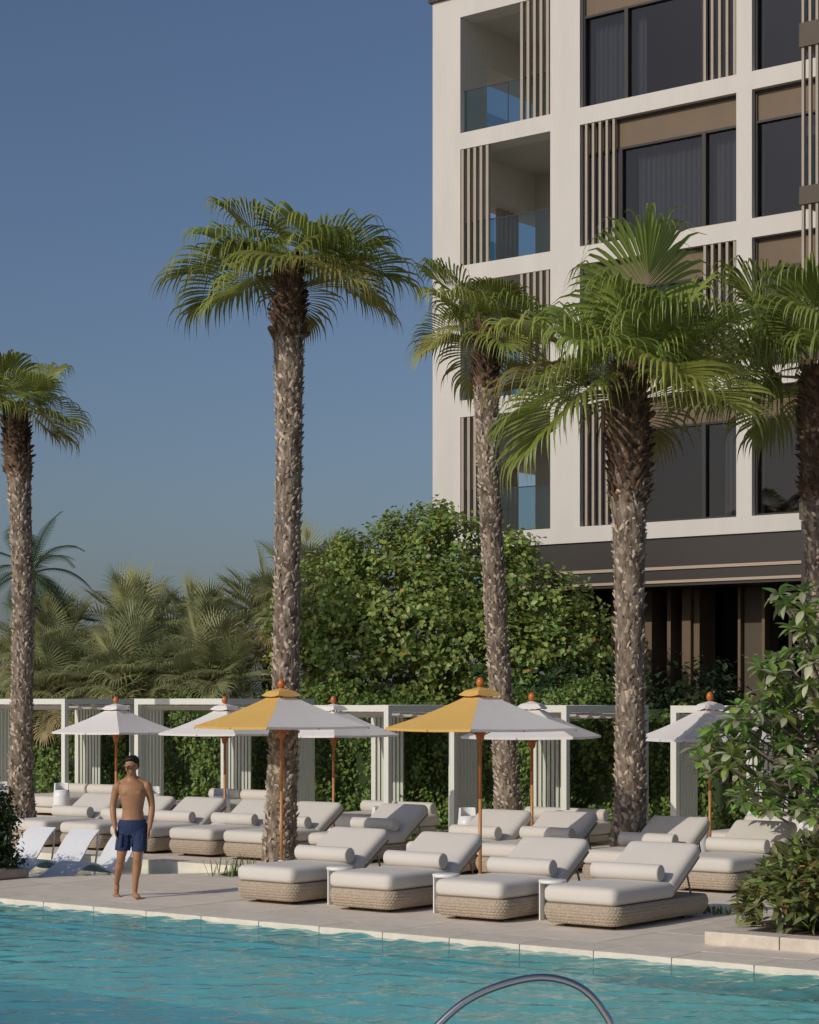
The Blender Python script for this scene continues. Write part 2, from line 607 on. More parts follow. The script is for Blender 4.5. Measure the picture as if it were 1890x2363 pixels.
# soil beds at the foot of the palms
def bed(name, cx_, cy_, rx, ry, z=0.004):
    m = MB()
    pts = []
    for k in range(28):
        th = 2 * math.pi * k / 28
        w = 1 + 0.08 * math.sin(3 * th + cx_) + 0.05 * math.sin(5 * th)
        pts.append((cx_ + rx * w * math.cos(th), cy_ + ry * w * math.sin(th), z))
    m.add(pts, [tuple(range(28))])
    return struct(m.build(name, 'soil'))
bed('soil_bed', -20.0, 22.15, .38, .75)
bed('soil_bed', -15.55, 25.2, .5, .6)
bed('soil_bed', -30.3, 26.7, .6, .7)
bed('soil_bed', -20.85, 29.6, .6, .6, LZ + .004)
bed('soil_bed', -14.3, 28.8, .6, .6, LZ + .004)

# ------------------------------------------------------------------ hotel building
FY = 42.0
hotel = thing('hotel_building', 'white hotel block with square grid facade, bronze slats and corner balconies', 'building', (-26, FY, 0))
def hb(mb, name, m, parent=hotel, smooth=False):
    mb.xform(Matrix.Translation((26, -FY, 0)))
    return mb.build(name, m, parent, smooth)
def sub(mb, name, m, parent, smooth=False):
    return hb(mb, name, m, parent, smooth)
BX0, BX1 = -31.87, -8.0
PILL = [(-31.87, -30.98), (-28.21, -27.34), (-23.02, -22.615), (-18.4, -17.99), (-13.7, -13.3)]
BOT = [6.79, 10.21, 13.66, 17.06]
TOP = [9.78, 13.22, 16.64, 20.03]
BAND = [(6.40, 6.79), (9.78, 10.21), (13.22, 13.66), (16.64, 17.06), (20.03, 20.57)]
D0 = 0.62                                   # depth of the white frame
m = MB()
for z0, z1 in BAND:
    m.box(BX0, BX1, FY, FY + D0, z0, z1)
for z0, z1 in zip(BOT, TOP):
    for a, b in PILL:
        m.box(a, b, FY, FY + D0, z0, z1)
wall = hb(m, 'facade_frame', 'plaster')
m = MB()
m.box(BX0 - .08, BX1, FY - .08, FY + 12, 20.57, 20.66)
hb(m, 'roof_coping', 'dark_bronze')
# floor plates behind the frame, back and side walls
m = MB()
for z0, z1 in BAND:
    m.box(BX0, BX1, FY + D0, FY + 12, z0, z1)
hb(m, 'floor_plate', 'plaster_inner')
m = MB()
for z0, z1 in zip(BOT, TOP):
    m.box(-31.87, BX1, FY + 6, FY + 12, z0, z1)          # deep core
hb(m, 'core', 'room')
m = MB()
for z0, z1 in zip(BOT, TOP):
    m.box(-30.98, -28.215, FY + 3.4, FY + 3.6, z0, z1)    # balcony back wall
    m.box(-28.215, -27.9, FY + D0, FY + 3.6, z0, z1)      # balcony right wall
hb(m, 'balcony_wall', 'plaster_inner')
m = MB()
for z0, z1 in zip(BOT, TOP):
    m.box(-31.87, -30.98, FY + D0, FY + 1.17, z0, z1)     # deep corner pier
    m.box(-31.87, -30.98, FY + 1.17, FY + 4.7, z1 - 1.0, z1)  # side beam
    m.box(-31.87, -31.0, FY + 4.7, FY + 6, z0, z1)
    m.box(-30.98, -30.9, FY + 3.6, FY + 6, z0, z1)
hb(m, 'corner_pier', 'plaster')

def curtain(x0, x1, z0, z1, y, parent, density=9.0):
    n = max(8, int((x1 - x0) * density * 6))
    V, F = [], []
    ph = random.uniform(0, 6)
    for i in range(n + 1):
        t = i / n
        xx = x0 + (x1 - x0) * t
        w = 0.045 * math.sin(t * (x1 - x0) * density * 2 * math.pi * .8 + ph) + .02 * math.sin(t * 23 + ph)
        V += [(xx, y + w, z0), (xx, y + w * .8, z1)]
    for i in range(n):
        F.append((2 * i, 2 * i + 2, 2 * i + 3, 2 * i + 1))
    mb = MB()
    mb.add(V, F)
    sub(mb, 'curtain', 'curtain', parent, True)

def slats(x0, n, pitch, w, z0, z1, y0, y1, parent, name='slat', m='slat_beige'):
    for k in range(n):
        mb = MB()
        mb.box(x0 + k * pitch, x0 + k * pitch + w, y0, y1, z0, z1)
        sub(mb, name, m, parent)

def window(x0, x1, z0, z1, mull, sl, curt, spand=0.70):
    """bay with bronze head panel, framed panes, slat screen"""
    fr = MB()
    t = .055
    ya, yb = FY + .16, FY + .34
    fr.box(x0, x0 + t, ya, yb, z0, z1)
    fr.box(x1 - t, x1, ya, yb, z0, z1)
    fr.box(x0 + t, x1 - t, ya, yb, z0, z0 + t)
    fr.box(x0 + t, x1 - t, ya, yb, z1 - t, z1)
    zs = z1 - spand
    fr.box(x0 + t, x1 - t, ya, yb, zs - t, zs)
    for mx in mull:
        fr.box(mx - .05, mx + .05, ya, yb, z0 + t, zs - t)
    w = hb(fr, 'window', 'frame_dark')
    mb = MB()
    mb.box(x0 + t, x1 - t, FY + .21, FY + .33, zs, z1 - t)
    sub(mb, 'head_panel', 'spandrel', w)
    edges = [x0 + t] + [e for mx in mull for e in (mx - .05, mx + .05)] + [x1 - t]
    for a, b in zip(edges[::2], edges[1::2]):
        mb = MB()
        mb.box(a, b, FY + .25, FY + .27, z0 + t, zs - t)
        sub(mb, 'pane', 'window_glass', w)
    if sl is not None:
        slats(sl, 5, .197, .065, z0 + .01, z1 - .01, FY + .02, FY + .12, w)
    for a, b in curt:
        curtain(a, b, z0 + .06, zs, FY + .55, w)
W1 = (-27.34, -23.02)
window(*W1, BOT[3], TOP[3], [-26.11, -23.97], -23.90, [(-27.2, -26.2), (-26.0, -25.75)])
window(*W1, BOT[2], TOP[2], [-26.27, -23.97], -27.20, [(-26.0, -24.05), (-23.9, -23.1)])
window(*W1, BOT[1], TOP[1], [-26.11, -23.97], -23.90, [(-27.2, -26.3)])
window(*W1, BOT[0], TOP[0], [-26.27, -23.97], -27.20, [(-23.6, -23.1)])
W2 = (-22.615, -18.4)
for k in range(4):
    window(*W2, BOT[k], TOP[k], [-20.9], None, [(-21.5, -21.1)] if k != 1 else [(-22.4, -21.2)])
W3 = (-17.99, -13.7)
for k in range(4):
    window(*W3, BOT[k], TOP[k], [-16.0], None, [])
# corner balconies
for k in range(4):
    z0, z1 = BOT[k], TOP[k]
    r = MB()
    r.box(-30.95, -28.24, FY + .145, FY + .158, z0 + .03, z0 + 1.09)
    b = hb(r, 'balcony_rail', 'rail_glass')
    r = MB()
    r.box(-30.97, -28.22, FY + .14, FY + .163, z0 + 1.09, z0 + 1.115)
    r.box(-30.97, -28.22, FY + .12, FY + .18, z0, z0 + .03)
    r.box(-29.6, -29.585, FY + .141, FY + .162, z0 + .03, z0 + 1.09)
    sub(r, 'rail_trim', 'frame_dark', b)
    slats(-29.13 if k % 2 else -30.97, 5, .195, .08, z0 + .005, z1 - .005, FY + .02, FY + .11, hotel)
    if k % 2 == 0:
        for q in range(5):
            mb = MB()
            mb.box(-31.5, -31.4, FY + 2.3 + q * .21, FY + 2.38 + q * .21, z0 + .005, z1 - 1.005)
            hb(mb, 'slat', 'slat_beige')
    r = MB()
    r.box(-31.6, -31.59, FY + 1.18, FY + 3.39, z0 + .03, z0 + 1.1)
    hb(r, 'balcony_rail', 'rail_glass')
# projecting balconies on the right
for (z0, z1) in ((6.52, 6.90), (10.02, 10.42), (13.47, 13.87), (16.95, 17.48), (20.4, 20.8)):
    mb = MB()
    mb.box(-20.80, -15.5, FY - 1.2, FY - .003, z0, z1)
    s_ = hb(mb, 'balcony_slab', 'bronze')
    if z1 < 20:
        z2 = {6.90: 10.02, 10.42: 13.47, 13.87: 16.95, 17.48: 20.4}[z1]
        slats(-20.76, 5, .17, .06, z1, z2, FY - 1.16, FY - 1.08, s_)
        mb = MB()
        mb.box(-20.7, -15.6, FY - 1.03, FY - 1.015, z1 + .01, z1 + 1.15)
        sub(mb, 'balcony_rail', 'rail_glass', s_)
# dark band with two pale lines, soffit
m = MB()
m.box(BX0 + 2.2, BX1, FY + .06, FY + 3.2, 5.25, 6.398)
hb(m, 'canopy_band', 'dark_bronze')
for z0, z1 in ((5.64, 5.71), (5.32, 5.385)):
    m = MB()
    m.box(BX0 + 2.2, -20.86, FY + .02, FY + .058, z0, z1)
    hb(m, 'trim_line', 'cream_line')
# ground floor
m = MB()
m.box(-29.4, BX1, FY + 3.2, FY + 12, -.05, 6.398)
hb(m, 'ground_floor_core', 'frame_dark')
m = MB()
m.box(-29.3, -12, FY + 2.6, FY + 2.62, 0, 5.25)
hb(m, 'lobby_glass', 'window_glass')
for a, b, y0, y1, c in ((-29.2, -28.6, 1.0, 2.4, 'bronze'), (-27.9, -27.7, 1.2, 2.4, 'bronze'), (-27.2, -26.95, 1.2, 2.4, 'bronze'),
                        (-26.41, -26.2, 1.5, 2.4, 'spandrel'), (-25.76, -25.66, 1.5, 2.4, 'spandrel'), (-25.34, -25.10, 1.5, 2.4, 'spandrel'),
                        (-25.08, -24.92, 1.62, 2.4, 'spandrel'),
                        (-23.80, -23.73, 1.5, 1.75, 'spandrel'), (-23.71, -23.18, 1.66, 2.4, 'bronze'), (-23.16, -23.08, 1.5, 1.75, 'spandrel'),
                        (-22.5, -22.42, 1.6, 1.8, 'bronze'), (-20.85, -20.15, -1.0, .6, 'dark_bronze'), (-19.3, -18.7, 1.0, 2.4, 'bronze')):
    m = MB()
    m.box(a, b, FY + y0, FY + y1, -.05, 5.25 if y0 > 0 else 6.515)
    hb(m, 'column', c)
m = MB()
m.box(-24.9, -23.82, FY + 1.9, FY + 1.94, 2.72, 2.76)
hb(m, 'handrail', 'cream_line')

# ------------------------------------------------------------------ cabanas
CW, CD, CH = 2.57, 2.78, 2.56
def unit_slat(w, d, h):
    mb = MB()
    mb.box(-w / 2, w / 2, -d / 2, d / 2, 0, h)
    return mb.mesh('slat', 'cabana_slat')
SL_Y = unit_slat(.035, .066, CH - .14)     # slats along the sides
SL_X = unit_slat(.066, .035, CH - .14)
def make_cabana():
    t = thing('cabana', '', 'cabana')
    p = .11
    for (x, y) in ((0, 0), (CW - p, 0), (0, CD - p), (CW - p, CD - p)):
        m = MB(); m.box(x, x + p, y, y + p, 0, CH - .12); m.build('post', 'cabana_white', t)
    z0, z1 = CH - .12, CH
    for a in ((0, CW, 0, p), (0, CW, CD - p, CD), (0, p, p, CD - p), (CW - p, CW, p, CD - p)):
        m = MB(); m.box(a[0], a[1], a[2], a[3], z0, z1); m.build('beam', 'cabana_white', t)
    # rafters above the cloth
    for k in range(6):
        y = p + .3 + k * .36
        m = MB(); m.box(p, CW - p, y, y + .04, z0 + .03, z1 - .012); m.build('rafter', 'cabana_white', t)
    # scalloped sun cloth hanging under the rafters
    V, F = [], []
    n = 72
    for i in range(n + 1):
        u = i / n
        y = p + .02 + u * (CD - 2 * p - .04)
        z = z0 - .02 - .10 * abs(math.sin(u * math.pi * 6)) ** .8
        V += [(p + .02, y, z), (CW - p - .02, y, z)]
    for i in range(n):
        F.append((2 * i, 2 * i + 1, 2 * i + 3, 2 * i + 2))
    m = MB(); m.add(V, F); m.build('sun_cloth', 'shade_cloth', t, True)
    # slat screens: front of the left side, rear of the right side, left of the back
    for k in range(7):
        link('slat', SL_Y, t, (.05, p + .055 + k * .1, 0))
        link('slat', SL_Y, t, (CW - .05, CD - p - .655 + k * .1, 0))
        link('slat', SL_X, t, (p + .055 + k * .1, CD - .05, 0))
    return t
cab = make_cabana()
CABS = [(-35.25, 0, 'white slatted cabana behind the slim palm at the planting bed'),
        (-30.57, 0, 'white slatted cabana behind the walking man'),
        (-26.38, LZ, 'white slatted cabana right behind the first yellow umbrella'),
        (-22.38, LZ, 'white slatted cabana with a palm trunk standing before it'),
        (-17.70, LZ, 'white slatted cabana half hidden by the frangipani'),]
for i, (x, z, lab) in enumerate(CABS):
    c = cab if i == 0 else copy_tree(cab)
    c.location = (x, 30.0, z)
    c['label'] = lab
    c['group'] = 'cabanas in front of the hedge'

# upholstered daybeds in the cabanas
def cyl_x(mb, cx_, cy_, cz_, L, r, n=20, e=.03):
    """bolster: cylinder along x with rounded ends"""
    o = len(mb.v)
    prof = [(-L / 2, r * .0001), (-L / 2, r - e)] + [(-L / 2 + e * (1 - math.cos(a)), r - e + e * math.sin(a)) for a in (R(30), R(60), R(90))]
    prof += [(L / 2 - e * (1 - math.cos(a)), r - e + e * math.sin(a)) for a in (R(90), R(60), R(30))] + [(L / 2, r - e), (L / 2, r * .0001)]
    for xx, rr in prof:
        for k in range(n):
            th = 2 * math.pi * k / n
            mb.v.append((cx_ + xx, cy_ + rr * math.cos(th), cz_ + rr * math.sin(th)))
    for i in range(len(prof) - 1):
        for k in range(n):
            k2 = (k + 1) % n
            mb.f.append((o + i * n + k, o + (i + 1) * n + k, o + (i + 1) * n + k2, o + i * n + k2))
def make_daybed():
    t = thing('daybed', '', 'daybed')
    w, d = 1.9, 1.75
    m = MB(); m.rbox((0, 0, .12), (w - .1, d - .1, .14), .04, 6); m.build('plinth', 'fabric_side', t, True)
    m = MB(); m.rbox((0, 0, .305), (w, d, .25), .085, 10, .012); m.build('mattress', 'fabric', t, True)
    for x in (-.46, .46):
        m = MB(); cyl_x(m, x, d / 2 - .16, .53, .86, .115); m.build('bolster', 'fabric', t, True)
    return t
db = make_daybed()
for i, (x, z, lab) in enumerate(CABS):
    c = db if i == 0 else copy_tree(db)
    c.location = (x + 1.33, 31.15, z)
    c['label'] = 'cream daybed with two bolsters inside the ' + lab.replace('white slatted ', '')
    c['group'] = 'daybeds in the cabanas'

# ------------------------------------------------------------------ palms
def fan_frond(name, elev, Lp, Rb, nseg, droop, rnd, span=118, joined=.54, mats=('frond', 'petiole'), stiff=0.0):
    V, F, MI = [], [], []
    e = R(elev)
    d = Vector((math.cos(e), 0, math.sin(e)))
    p = Vector((0, 0, 0))
    path = [p.copy()]
    for k in range(6):                       # the stalk sags a little
        p = p + d * (Lp / 6)
        d = (d + Vector((0, 0, -1)) * .045 * math.cos(e)).normalized()
        path.append(p.copy())
    tb = MB()
    tb.tube(path, [.026 - .0025 * i for i in range(7)], 5)
    V += tb.v
    F += [q for q in tb.f if len(q) == 4]
    MI += [1] * len(F)
    a = d
    b = Vector((0, 1, 0))
    nrm = a.cross(b).normalized()
    roll = rnd.uniform(-.35, .35)
    M = Matrix.Rotation(roll, 3, a)
    b, nrm = M @ b, M @ nrm
    if nrm.z < 0:
        nrm = -nrm
    dphi = R(2 * span) / nseg
    costa = [path[-1].copy()]
    dc = a.copy()
    for k in range(6):
        costa.append(costa[-1] + dc * (Rb * .42 / 6))
        dc = (dc + Vector((0, 0, -1)) * .07 * (.3 + droop)).normalized()
    def costa_z(w):
        k = w * .92 * 6
        i = min(int(k), 5)
        return costa[i].z + (costa[i + 1].z - costa[i].z) * (k - i)
    ns = 10
    for i in range(nseg):
        ph = -R(span) + (i + .5) * dphi + rnd.uniform(-.012, .012)
        L = Rb * (.70 + .30 * math.cos(ph / 1.35)) * rnd.uniform(.85, 1.12)
        fold = .30 * abs(math.sin(ph)) ** 1.2
        dirv = (a * math.cos(ph) + b * math.sin(ph) + nrm * fold).normalized()
        side = (-a * math.sin(ph) + b * math.cos(ph)).normalized()
        cw = max(0.0, math.cos(ph)) ** 1.5
        pos = costa[0].lerp(costa[-1], cw * .92) if cw > .001 else path[-1].copy()
        pos.z = costa_z(cw)
        L *= (1 - .30 * cw)
        wf = 1.05 + .55 * cw
        g = droop * rnd.uniform(.55, 1.5)
        base = len(V)
        dv = dirv.copy()
        for s in range(ns + 1):
            t = s / ns
            r = t * L
            if t <= joined:
                w = math.tan(dphi / 2) * r * wf
            else:
                w0 = math.tan(dphi / 2) * joined * L * wf
                u = (t - joined) / (1 - joined)
                w = w0 * (1 - u) ** 1.2
            sd = side
            up = dv.cross(sd)
            if up.dot(nrm) < 0:
                up = -up
            V.append(tuple(pos - sd * w - up * w * .35))
            V.append(tuple(pos + up * w * .35))
            V.append(tuple(pos + sd * w - up * w * .35))
            pos = pos + dv * (L / ns)
            kk = g * (max(0, t - .15) ** 1.3) * (1.5 if t > joined else .45)
            dv = (dv + Vector((0, 0, -1)) * kk).normalized()
        for s in range(ns):
            q = base + 3 * s
            F.append((q, q + 3, q + 4, q + 1))
            F.append((q + 1, q + 4, q + 5, q + 2))
            MI += [0, 0]
    return np_mesh(name, V, F, mats[0], True, MI, (mats[1],))

frnd = random.Random(21)
FAN = {}
for fam, mats_, Lp, Rb, nseg, dr in (('w', ('frond', 'petiole'), .62, 1.5, 56, 2.3), ('wo', ('frond_old', 'petiole'), .68, 1.4, 56, 2.5),
                                     ('s', ('frond_sabal', 'petiole'), .85, 1.1, 40, .95), ('so', ('frond_straw', 'frond_straw'), .85, .85, 32, 1.3)):
    FAN[fam] = {}
    for el in (78, 55, 32, 10, -14, -38, -62):
        if fam == 'wo' and el > 20:
            continue
        if fam == 'so' and el > -10:
            continue
        FAN[fam][el] = [fan_frond('frond', el + frnd.uniform(-5, 5), Lp * frnd.uniform(.85, 1.1), Rb * frnd.uniform(.92, 1.08), nseg,
                                  dr * ({78: .28, 55: .42, 32: .7}.get(el, 1.0) if fam == 's' else (1.0 if el < 60 else .6)), frnd, mats=mats_, joined=.36 if fam[0] == 's' else .54) for _ in range(2)]

def boots(path, rad, zlist, name, m, parent, rnd, size, out, tilt=1.0):
    """stubs of old leaf bases that roughen a trunk"""
    V, F = [], []
    def at(t):
        k = t * (len(path) - 1)
        i = min(int(k), len(path) - 2)
        u = k - i
        return path[i].lerp(path[i + 1], u), rad[i] + (rad[i + 1] - rad[i]) * u, (path[i + 1] - path[i]).normalized()
    th = rnd.uniform(0, 6)
    for t in zlist:
        th += 2.39996 + rnd.uniform(-.22, .22)
        c, r, ax = at(t)
        nrm = Vector((math.cos(th), math.sin(th), 0))
        tg = Vector((-math.sin(th), math.cos(th), 0))
        h = size * rnd.uniform(.4, 1.5)
        w = size * rnd.uniform(.3, .85)
        o = out * rnd.uniform(.3, 1.4)
        p = c + nrm * (r * .96)
        sk = tg * rnd.uniform(-.7, .7) * h
        b0, b1 = p - tg * w * .5, p + tg * w * .5
        t0 = p + ax * h * rnd.uniform(.75, 1.1) + nrm * o - tg * w * .36 + sk
        t1 = p + ax * h * rnd.uniform(.75, 1.1) + nrm * o * rnd.uniform(.8, 1.2) + tg * w * .36 + sk
        s0, s1 = p + ax * h * .55 - nrm * .02 - tg * w * .4, p + ax * h * .55 - nrm * .02 + tg * w * .4
        q = len(V)
        V += [b0, b1, t0, t1, s0, s1]
        F += [(q, q + 1, q + 3), (q, q + 3, q + 2), (q + 2, q + 3, q + 5), (q + 2, q + 5, q + 4), (q, q + 2, q + 4), (q + 1, q + 5, q + 3)]
    me = np_mesh(name, [tuple(v) for v in V], F, m)
    return stuff(link(name, me, parent))

def trunk_mesh(path, rad, rnd, n=22, sub_=10):
    pts, rr = [], []
    for i in range(len(path) - 1):
        for k in range(sub_):
            u = k / sub_
            pts.append(path[i].lerp(path[i + 1], u))
            rr.append(rad[i] + (rad[i + 1] - rad[i]) * u)
    pts.append(path[-1]); rr.append(rad[-1])
    mb = MB()
    off = rnd.uniform(0, 50)
    for i, p in enumerate(pts):
        for k in range(n):
            th = 2 * math.pi * k / n
            w = 1 + .13 * noise.noise(Vector((math.cos(th) * 2.2, math.sin(th) * 2.2, p.z * 3.4 + off))) \
                  + .08 * noise.noise(Vector((math.cos(th) * 6, math.sin(th) * 6, p.z * 9 + off)))
            mb.v.append((p.x + rr[i] * w * math.cos(th), p.y + rr[i] * w * math.sin(th), p.z))
    for i in range(len(pts) - 1):
        for k in range(n):
            k2 = (k + 1) % n
            mb.f.append((i * n + k, i * n + k2, (i + 1) * n + k2, (i + 1) * n + k))
    return mb

def palm(label, pts, rad, nfr, seed, scale=1.0, fam='w', old='wo', dark_from=.72, name='fan_palm', spread=(54, -24), group=None,
         bsize=.085, az0=0.0, oldfrac=.3, bout=.045, special=()):
    rnd = random.Random(seed)
    base = Vector(pts[0])
    t = thing(name, label, 'palm tree', base, 0, group)
    path = [Vector(p) - base for p in pts]
    path[0].z -= .05
    trunk_mesh(path, rad, rnd).build('trunk', 'bark', t, True)
    Lh = path[-1].z
    nb = int(Lh * 190)
    zs = sorted(rnd.uniform(0.01, .985) for _ in range(nb))
    boots(path, rad, [z for z in zs if z < dark_from], 'leaf_scars', 'boot', t, rnd, bsize * .95, bout * .8)
    up = sorted(rnd.uniform(dark_from - .03, .995) for _ in range(int(Lh * (1 - dark_from) * 190)))
    boots(path, [r * 1.02 for r in rad], up, 'leaf_bases', 'boot_dark', t, rnd, bsize * 1.5, bout * 2.0)
    top = path[-1]
    az = az0
    for k in range(nfr):
        u = (k + .5) / nfr
        el = spread[0] + (spread[1] - spread[0]) * u ** .85 + rnd.uniform(-9, 9)
        az += 2.39996 + rnd.uniform(-.25, .25)
        place(t, top, el, az, scale * rnd.uniform(.86, 1.1), old if (old and u > 1 - oldfrac and rnd.random() < .7) else fam, rnd)
    for (az_, el_, sc_) in special:
        place(t, top, el_, az_, sc_, fam, rnd)
    return t

def place(t, top, el, az, sc, fam, rnd):
    fset = FAN[fam]
    key = min(fset, key=lambda q: abs(q - el))
    me = rnd.choice(fset[key])
    o = link('frond', me, t, top - Vector((0, 0, rnd.uniform(0, .22))), (rnd.uniform(-.12, .12), R(key - el) * .9, az), (sc, sc, sc))
    return o

P = palm
P('slim fan palm rising beside the planting bed and shaggy under its crown', [(-30.34, 26.67, 0), (-30.32, 26.68, .97), (-30.29, 26.7, 2.66), (-30.27, 26.72, 4.35), (-30.32, 26.68, 6.03), (-30.36, 26.65, 7.3), (-30.42, 26.6, 8.31)],
  [.34, .225, .205, .20, .20, .235, .17], 13, 3, .80, dark_from=.80, az0=.6, spread=(66, -16))
P('tall fan palm standing against the blue sky behind the first yellow umbrella', [(-20.2, 22.82, 0), (-20.17, 22.84, 1.01), (-20.12, 22.88, 2.62), (-20.1, 22.9, 4.54), (-20.08, 22.92, 6.47), (-20.09, 22.91, 8.07), (-20.07, 22.92, 9.1)],
  [.265, .225, .195, .185, .185, .225, .155], 15, 11, .92, dark_from=.84, az0=2.2, spread=(56, -18), special=((YAW + 2.9, 20, 1.05), (YAW + .1, 12, 1.0)))
P('leaning fan palm with a thin bent trunk in front of the white balconies', [(-20.79, 29.69, LZ), (-20.84, 29.65, 1.1), (-20.93, 29.58, 2.64), (-21.02, 29.51, 4.57), (-21.1, 29.45, 6.5), (-21.13, 29.42, 8.04), (-21.14, 29.41, 9.23)],
  [.30, .215, .20, .19, .19, .215, .14], 14, 17, .84, dark_from=.86, az0=1.0, spread=(62, -14))
P('stout fan palm with dark shaggy upper trunk and the widest crown', [(-15.57, 25.14, 0), (-15.52, 25.17, 1.05), (-15.52, 25.17, 2.62), (-15.53, 25.16, 4.49), (-15.53, 25.16, 5.74), (-15.54, 25.16, 6.68), (-15.52, 25.17, 7.31)],
  [.27, .225, .205, .215, .275, .27, .165], 16, 29, 1.14, dark_from=.64, az0=.2, spread=(76, -4), special=((YAW - 1.0, 74, 1.2), (YAW + 3.3, -22, 1.2)))
P('fan palm with a rusty shaggy trunk beside the projecting balconies', [(-14.27, 28.8, LZ), (-14.3, 28.78, 2.62), (-14.33, 28.75, 4.97), (-14.36, 28.74, 6.65), (-14.38, 28.72, 7.68)],
  [.27, .20, .20, .24, .15], 16, 31, 1.15, dark_from=.62, az0=1.7, spread=(66, -14))

# low cabbage palms behind the cabanas
SAB = [(-37.6, 34.2, 4.2, 'cabbage palm behind the slim fan palm trunk'), (-36.0, 35.4, 4.75, 'roundest cabbage palm of the thicket behind the cabanas'),
       (-34.4, 36.0, 4.5, 'cabbage palm with straw coloured skirt behind the walking man'), (-32.7, 36.6, 5.0, 'cabbage palm next to the broad leafy tree'),
       (-32.0, 37.3, 5.6, 'taller cabbage palm just behind the tall fan palm trunk'), (-34.8, 33.9, 3.5, 'short cabbage palm whose fronds touch a cabana roof'),
       (-32.9, 34.6, 3.5, 'short dusty cabbage palm in front of the thicket'), (-39.2, 35.0, 3.8, 'cabbage palm at the outer end of the thicket'),
       (-36.9, 33.6, 3.3, 'low cabbage palm hanging over the cabana by the slim palm')]
for i, (x, y, z, lab) in enumerate(SAB):
    P(lab, [(x, y, -.05), (x + .05, y, z * .5), (x, y + .05, z - .55)], [.2, .17, .16], 48, 100 + i, 1.0, 's', 'so', .6, 'cabbage_palm', (84, -45),
      'cabbage palms behind the cabanas', .11, i * .7, .36, .05)

# one feather palm far behind
def feather_frond(name, elev, L, rnd, m='frond_coco'):
    V, F = [], []
    e = R(elev)
    d = Vector((math.cos(e), 0, math.sin(e)))
    p = Vector((0, 0, 0))
    pts = [p.copy()]
    dirs = [d.copy()]
    N = 34
    for k in range(N):
        p = p + d * (L / N)
        d = (d + Vector((0, 0, -1)) * .052).normalized()
        pts.append(p.copy()); dirs.append(d.copy())
    tb = MB(); tb.tube(pts, [.022 * (1 - .85 * i / N) for i in range(N + 1)], 4)
    V += tb.v; F += [q for q in tb.f if len(q) == 4]
    for i in range(5, N + 1):
        t = i / N
        ll = .52 * math.sin(min(1, t * 1.15) * math.pi * .9 + .25) + .08
        for sgn in (-1, 1):
            dr = (dirs[i] * .75 + Vector((0, sgn, 0)) + Vector((0, 0, .12))).normalized()
            q = len(V)
            pos = pts[i].copy()
            for s in range(4):
                w = .016 * (1 - (s / 3) ** 2) + .001
                V.append(tuple(pos - dirs[i] * w)); V.append(tuple(pos + dirs[i] * w))
                pos = pos + dr * ll / 3
                dr = (dr + Vector((0, 0, -.28))).normalized()
            for s in range(3):
                F.append((q + 2 * s, q + 2 * s + 2, q + 2 * s + 3, q + 2 * s + 1))
    return np_mesh(name, V, F, m)
rnd = random.Random(5)
ct = thing('feather_palm', 'feather leaved palm behind the slim fan palm trunk', 'palm tree', (-38.3, 33.9, -.05))
m = MB(); m.tube([(0, 0, 0), (.1, 0, 3), (.15, 0, 5.7)], [.17, .13, .11], 10); m.build('trunk', 'bark', ct, True)
for k in range(17):
    el = 80 - k * 6.5
    link('frond', feather_frond('frond', el, rnd.uniform(1.5, 1.9), rnd), ct, (.15, 0, 5.68), (0, 0, k * 2.39996 + .5))

# ------------------------------------------------------------------ leaves
def leaf_cloud(P0, N0, size, rnd, jitter=.6, aspect=.55, fold=.25, sizevar=.35):
    """one folded two-triangle leaf for every point"""
    n = len(P0)
    P0 = np.asarray(P0); N0 = np.asarray(N0)
    nrm = N0 + rng.normal(0, jitter, (n, 3))
    nrm /= np.linalg.norm(nrm, axis=1, keepdims=True) + 1e-9
    tdir = rng.normal(0, 1, (n, 3)) + np.array([0, 0, -.35])
    tdir -= nrm * np.sum(tdir * nrm, axis=1, keepdims=True)
    tdir /= np.linalg.norm(tdir, axis=1, keepdims=True) + 1e-9
    sd = np.cross(nrm, tdir)
    L = size * (1 + rng.uniform(-sizevar, sizevar, (n, 1)))
    w = L * aspect * .5
    a = P0 - tdir * L * .5
    b = P0 + tdir * L * .5
    c = P0 + sd * w + nrm * L * fold * .5 - tdir * L * .05
    d = P0 - sd * w + nrm * L * fold * .5 - tdir * L * .05
    V = np.stack([a, c, b, d], axis=1).reshape(-1, 3)
    i = np.arange(n)[:, None] * 4
    F = np.concatenate([i + np.array([[0, 1, 2]]), i + np.array([[0, 2, 3]])], axis=1).reshape(-1, 3)
    return V, F

def clumps(blobs, n_clump, per, spread, squash=.8, inner=.35):
    pts, nr = [], []
    vol = np.array([b[3] ** 2 for b in blobs]); vol = vol / vol.sum()
    for _ in range(n_clump):
        k = rng.choice(len(blobs), p=vol)
        bx, by, bz, br = blobs[k]
        d = rng.normal(0, 1, 3); d /= np.linalg.norm(d)
        rr = br * (1 - inner * rng.random() ** 2.0)
        c = np.array([bx, by, bz]) + d * rr * np.array([1, 1, squash])
        q = c + rng.normal(0, spread, (per, 3)) * np.array([1, 1, .75])
        pts.append(q)
        nn = np.repeat(d[None], per, 0) + np.array([0, 0, .55])
        nr.append(nn)
    return np.concatenate(pts), np.concatenate(nr)

RV = Vector((math.cos(YAW), math.sin(YAW), 0))     # handy directions: across and away
DV = Vector((-math.sin(YAW), math.cos(YAW), 0))
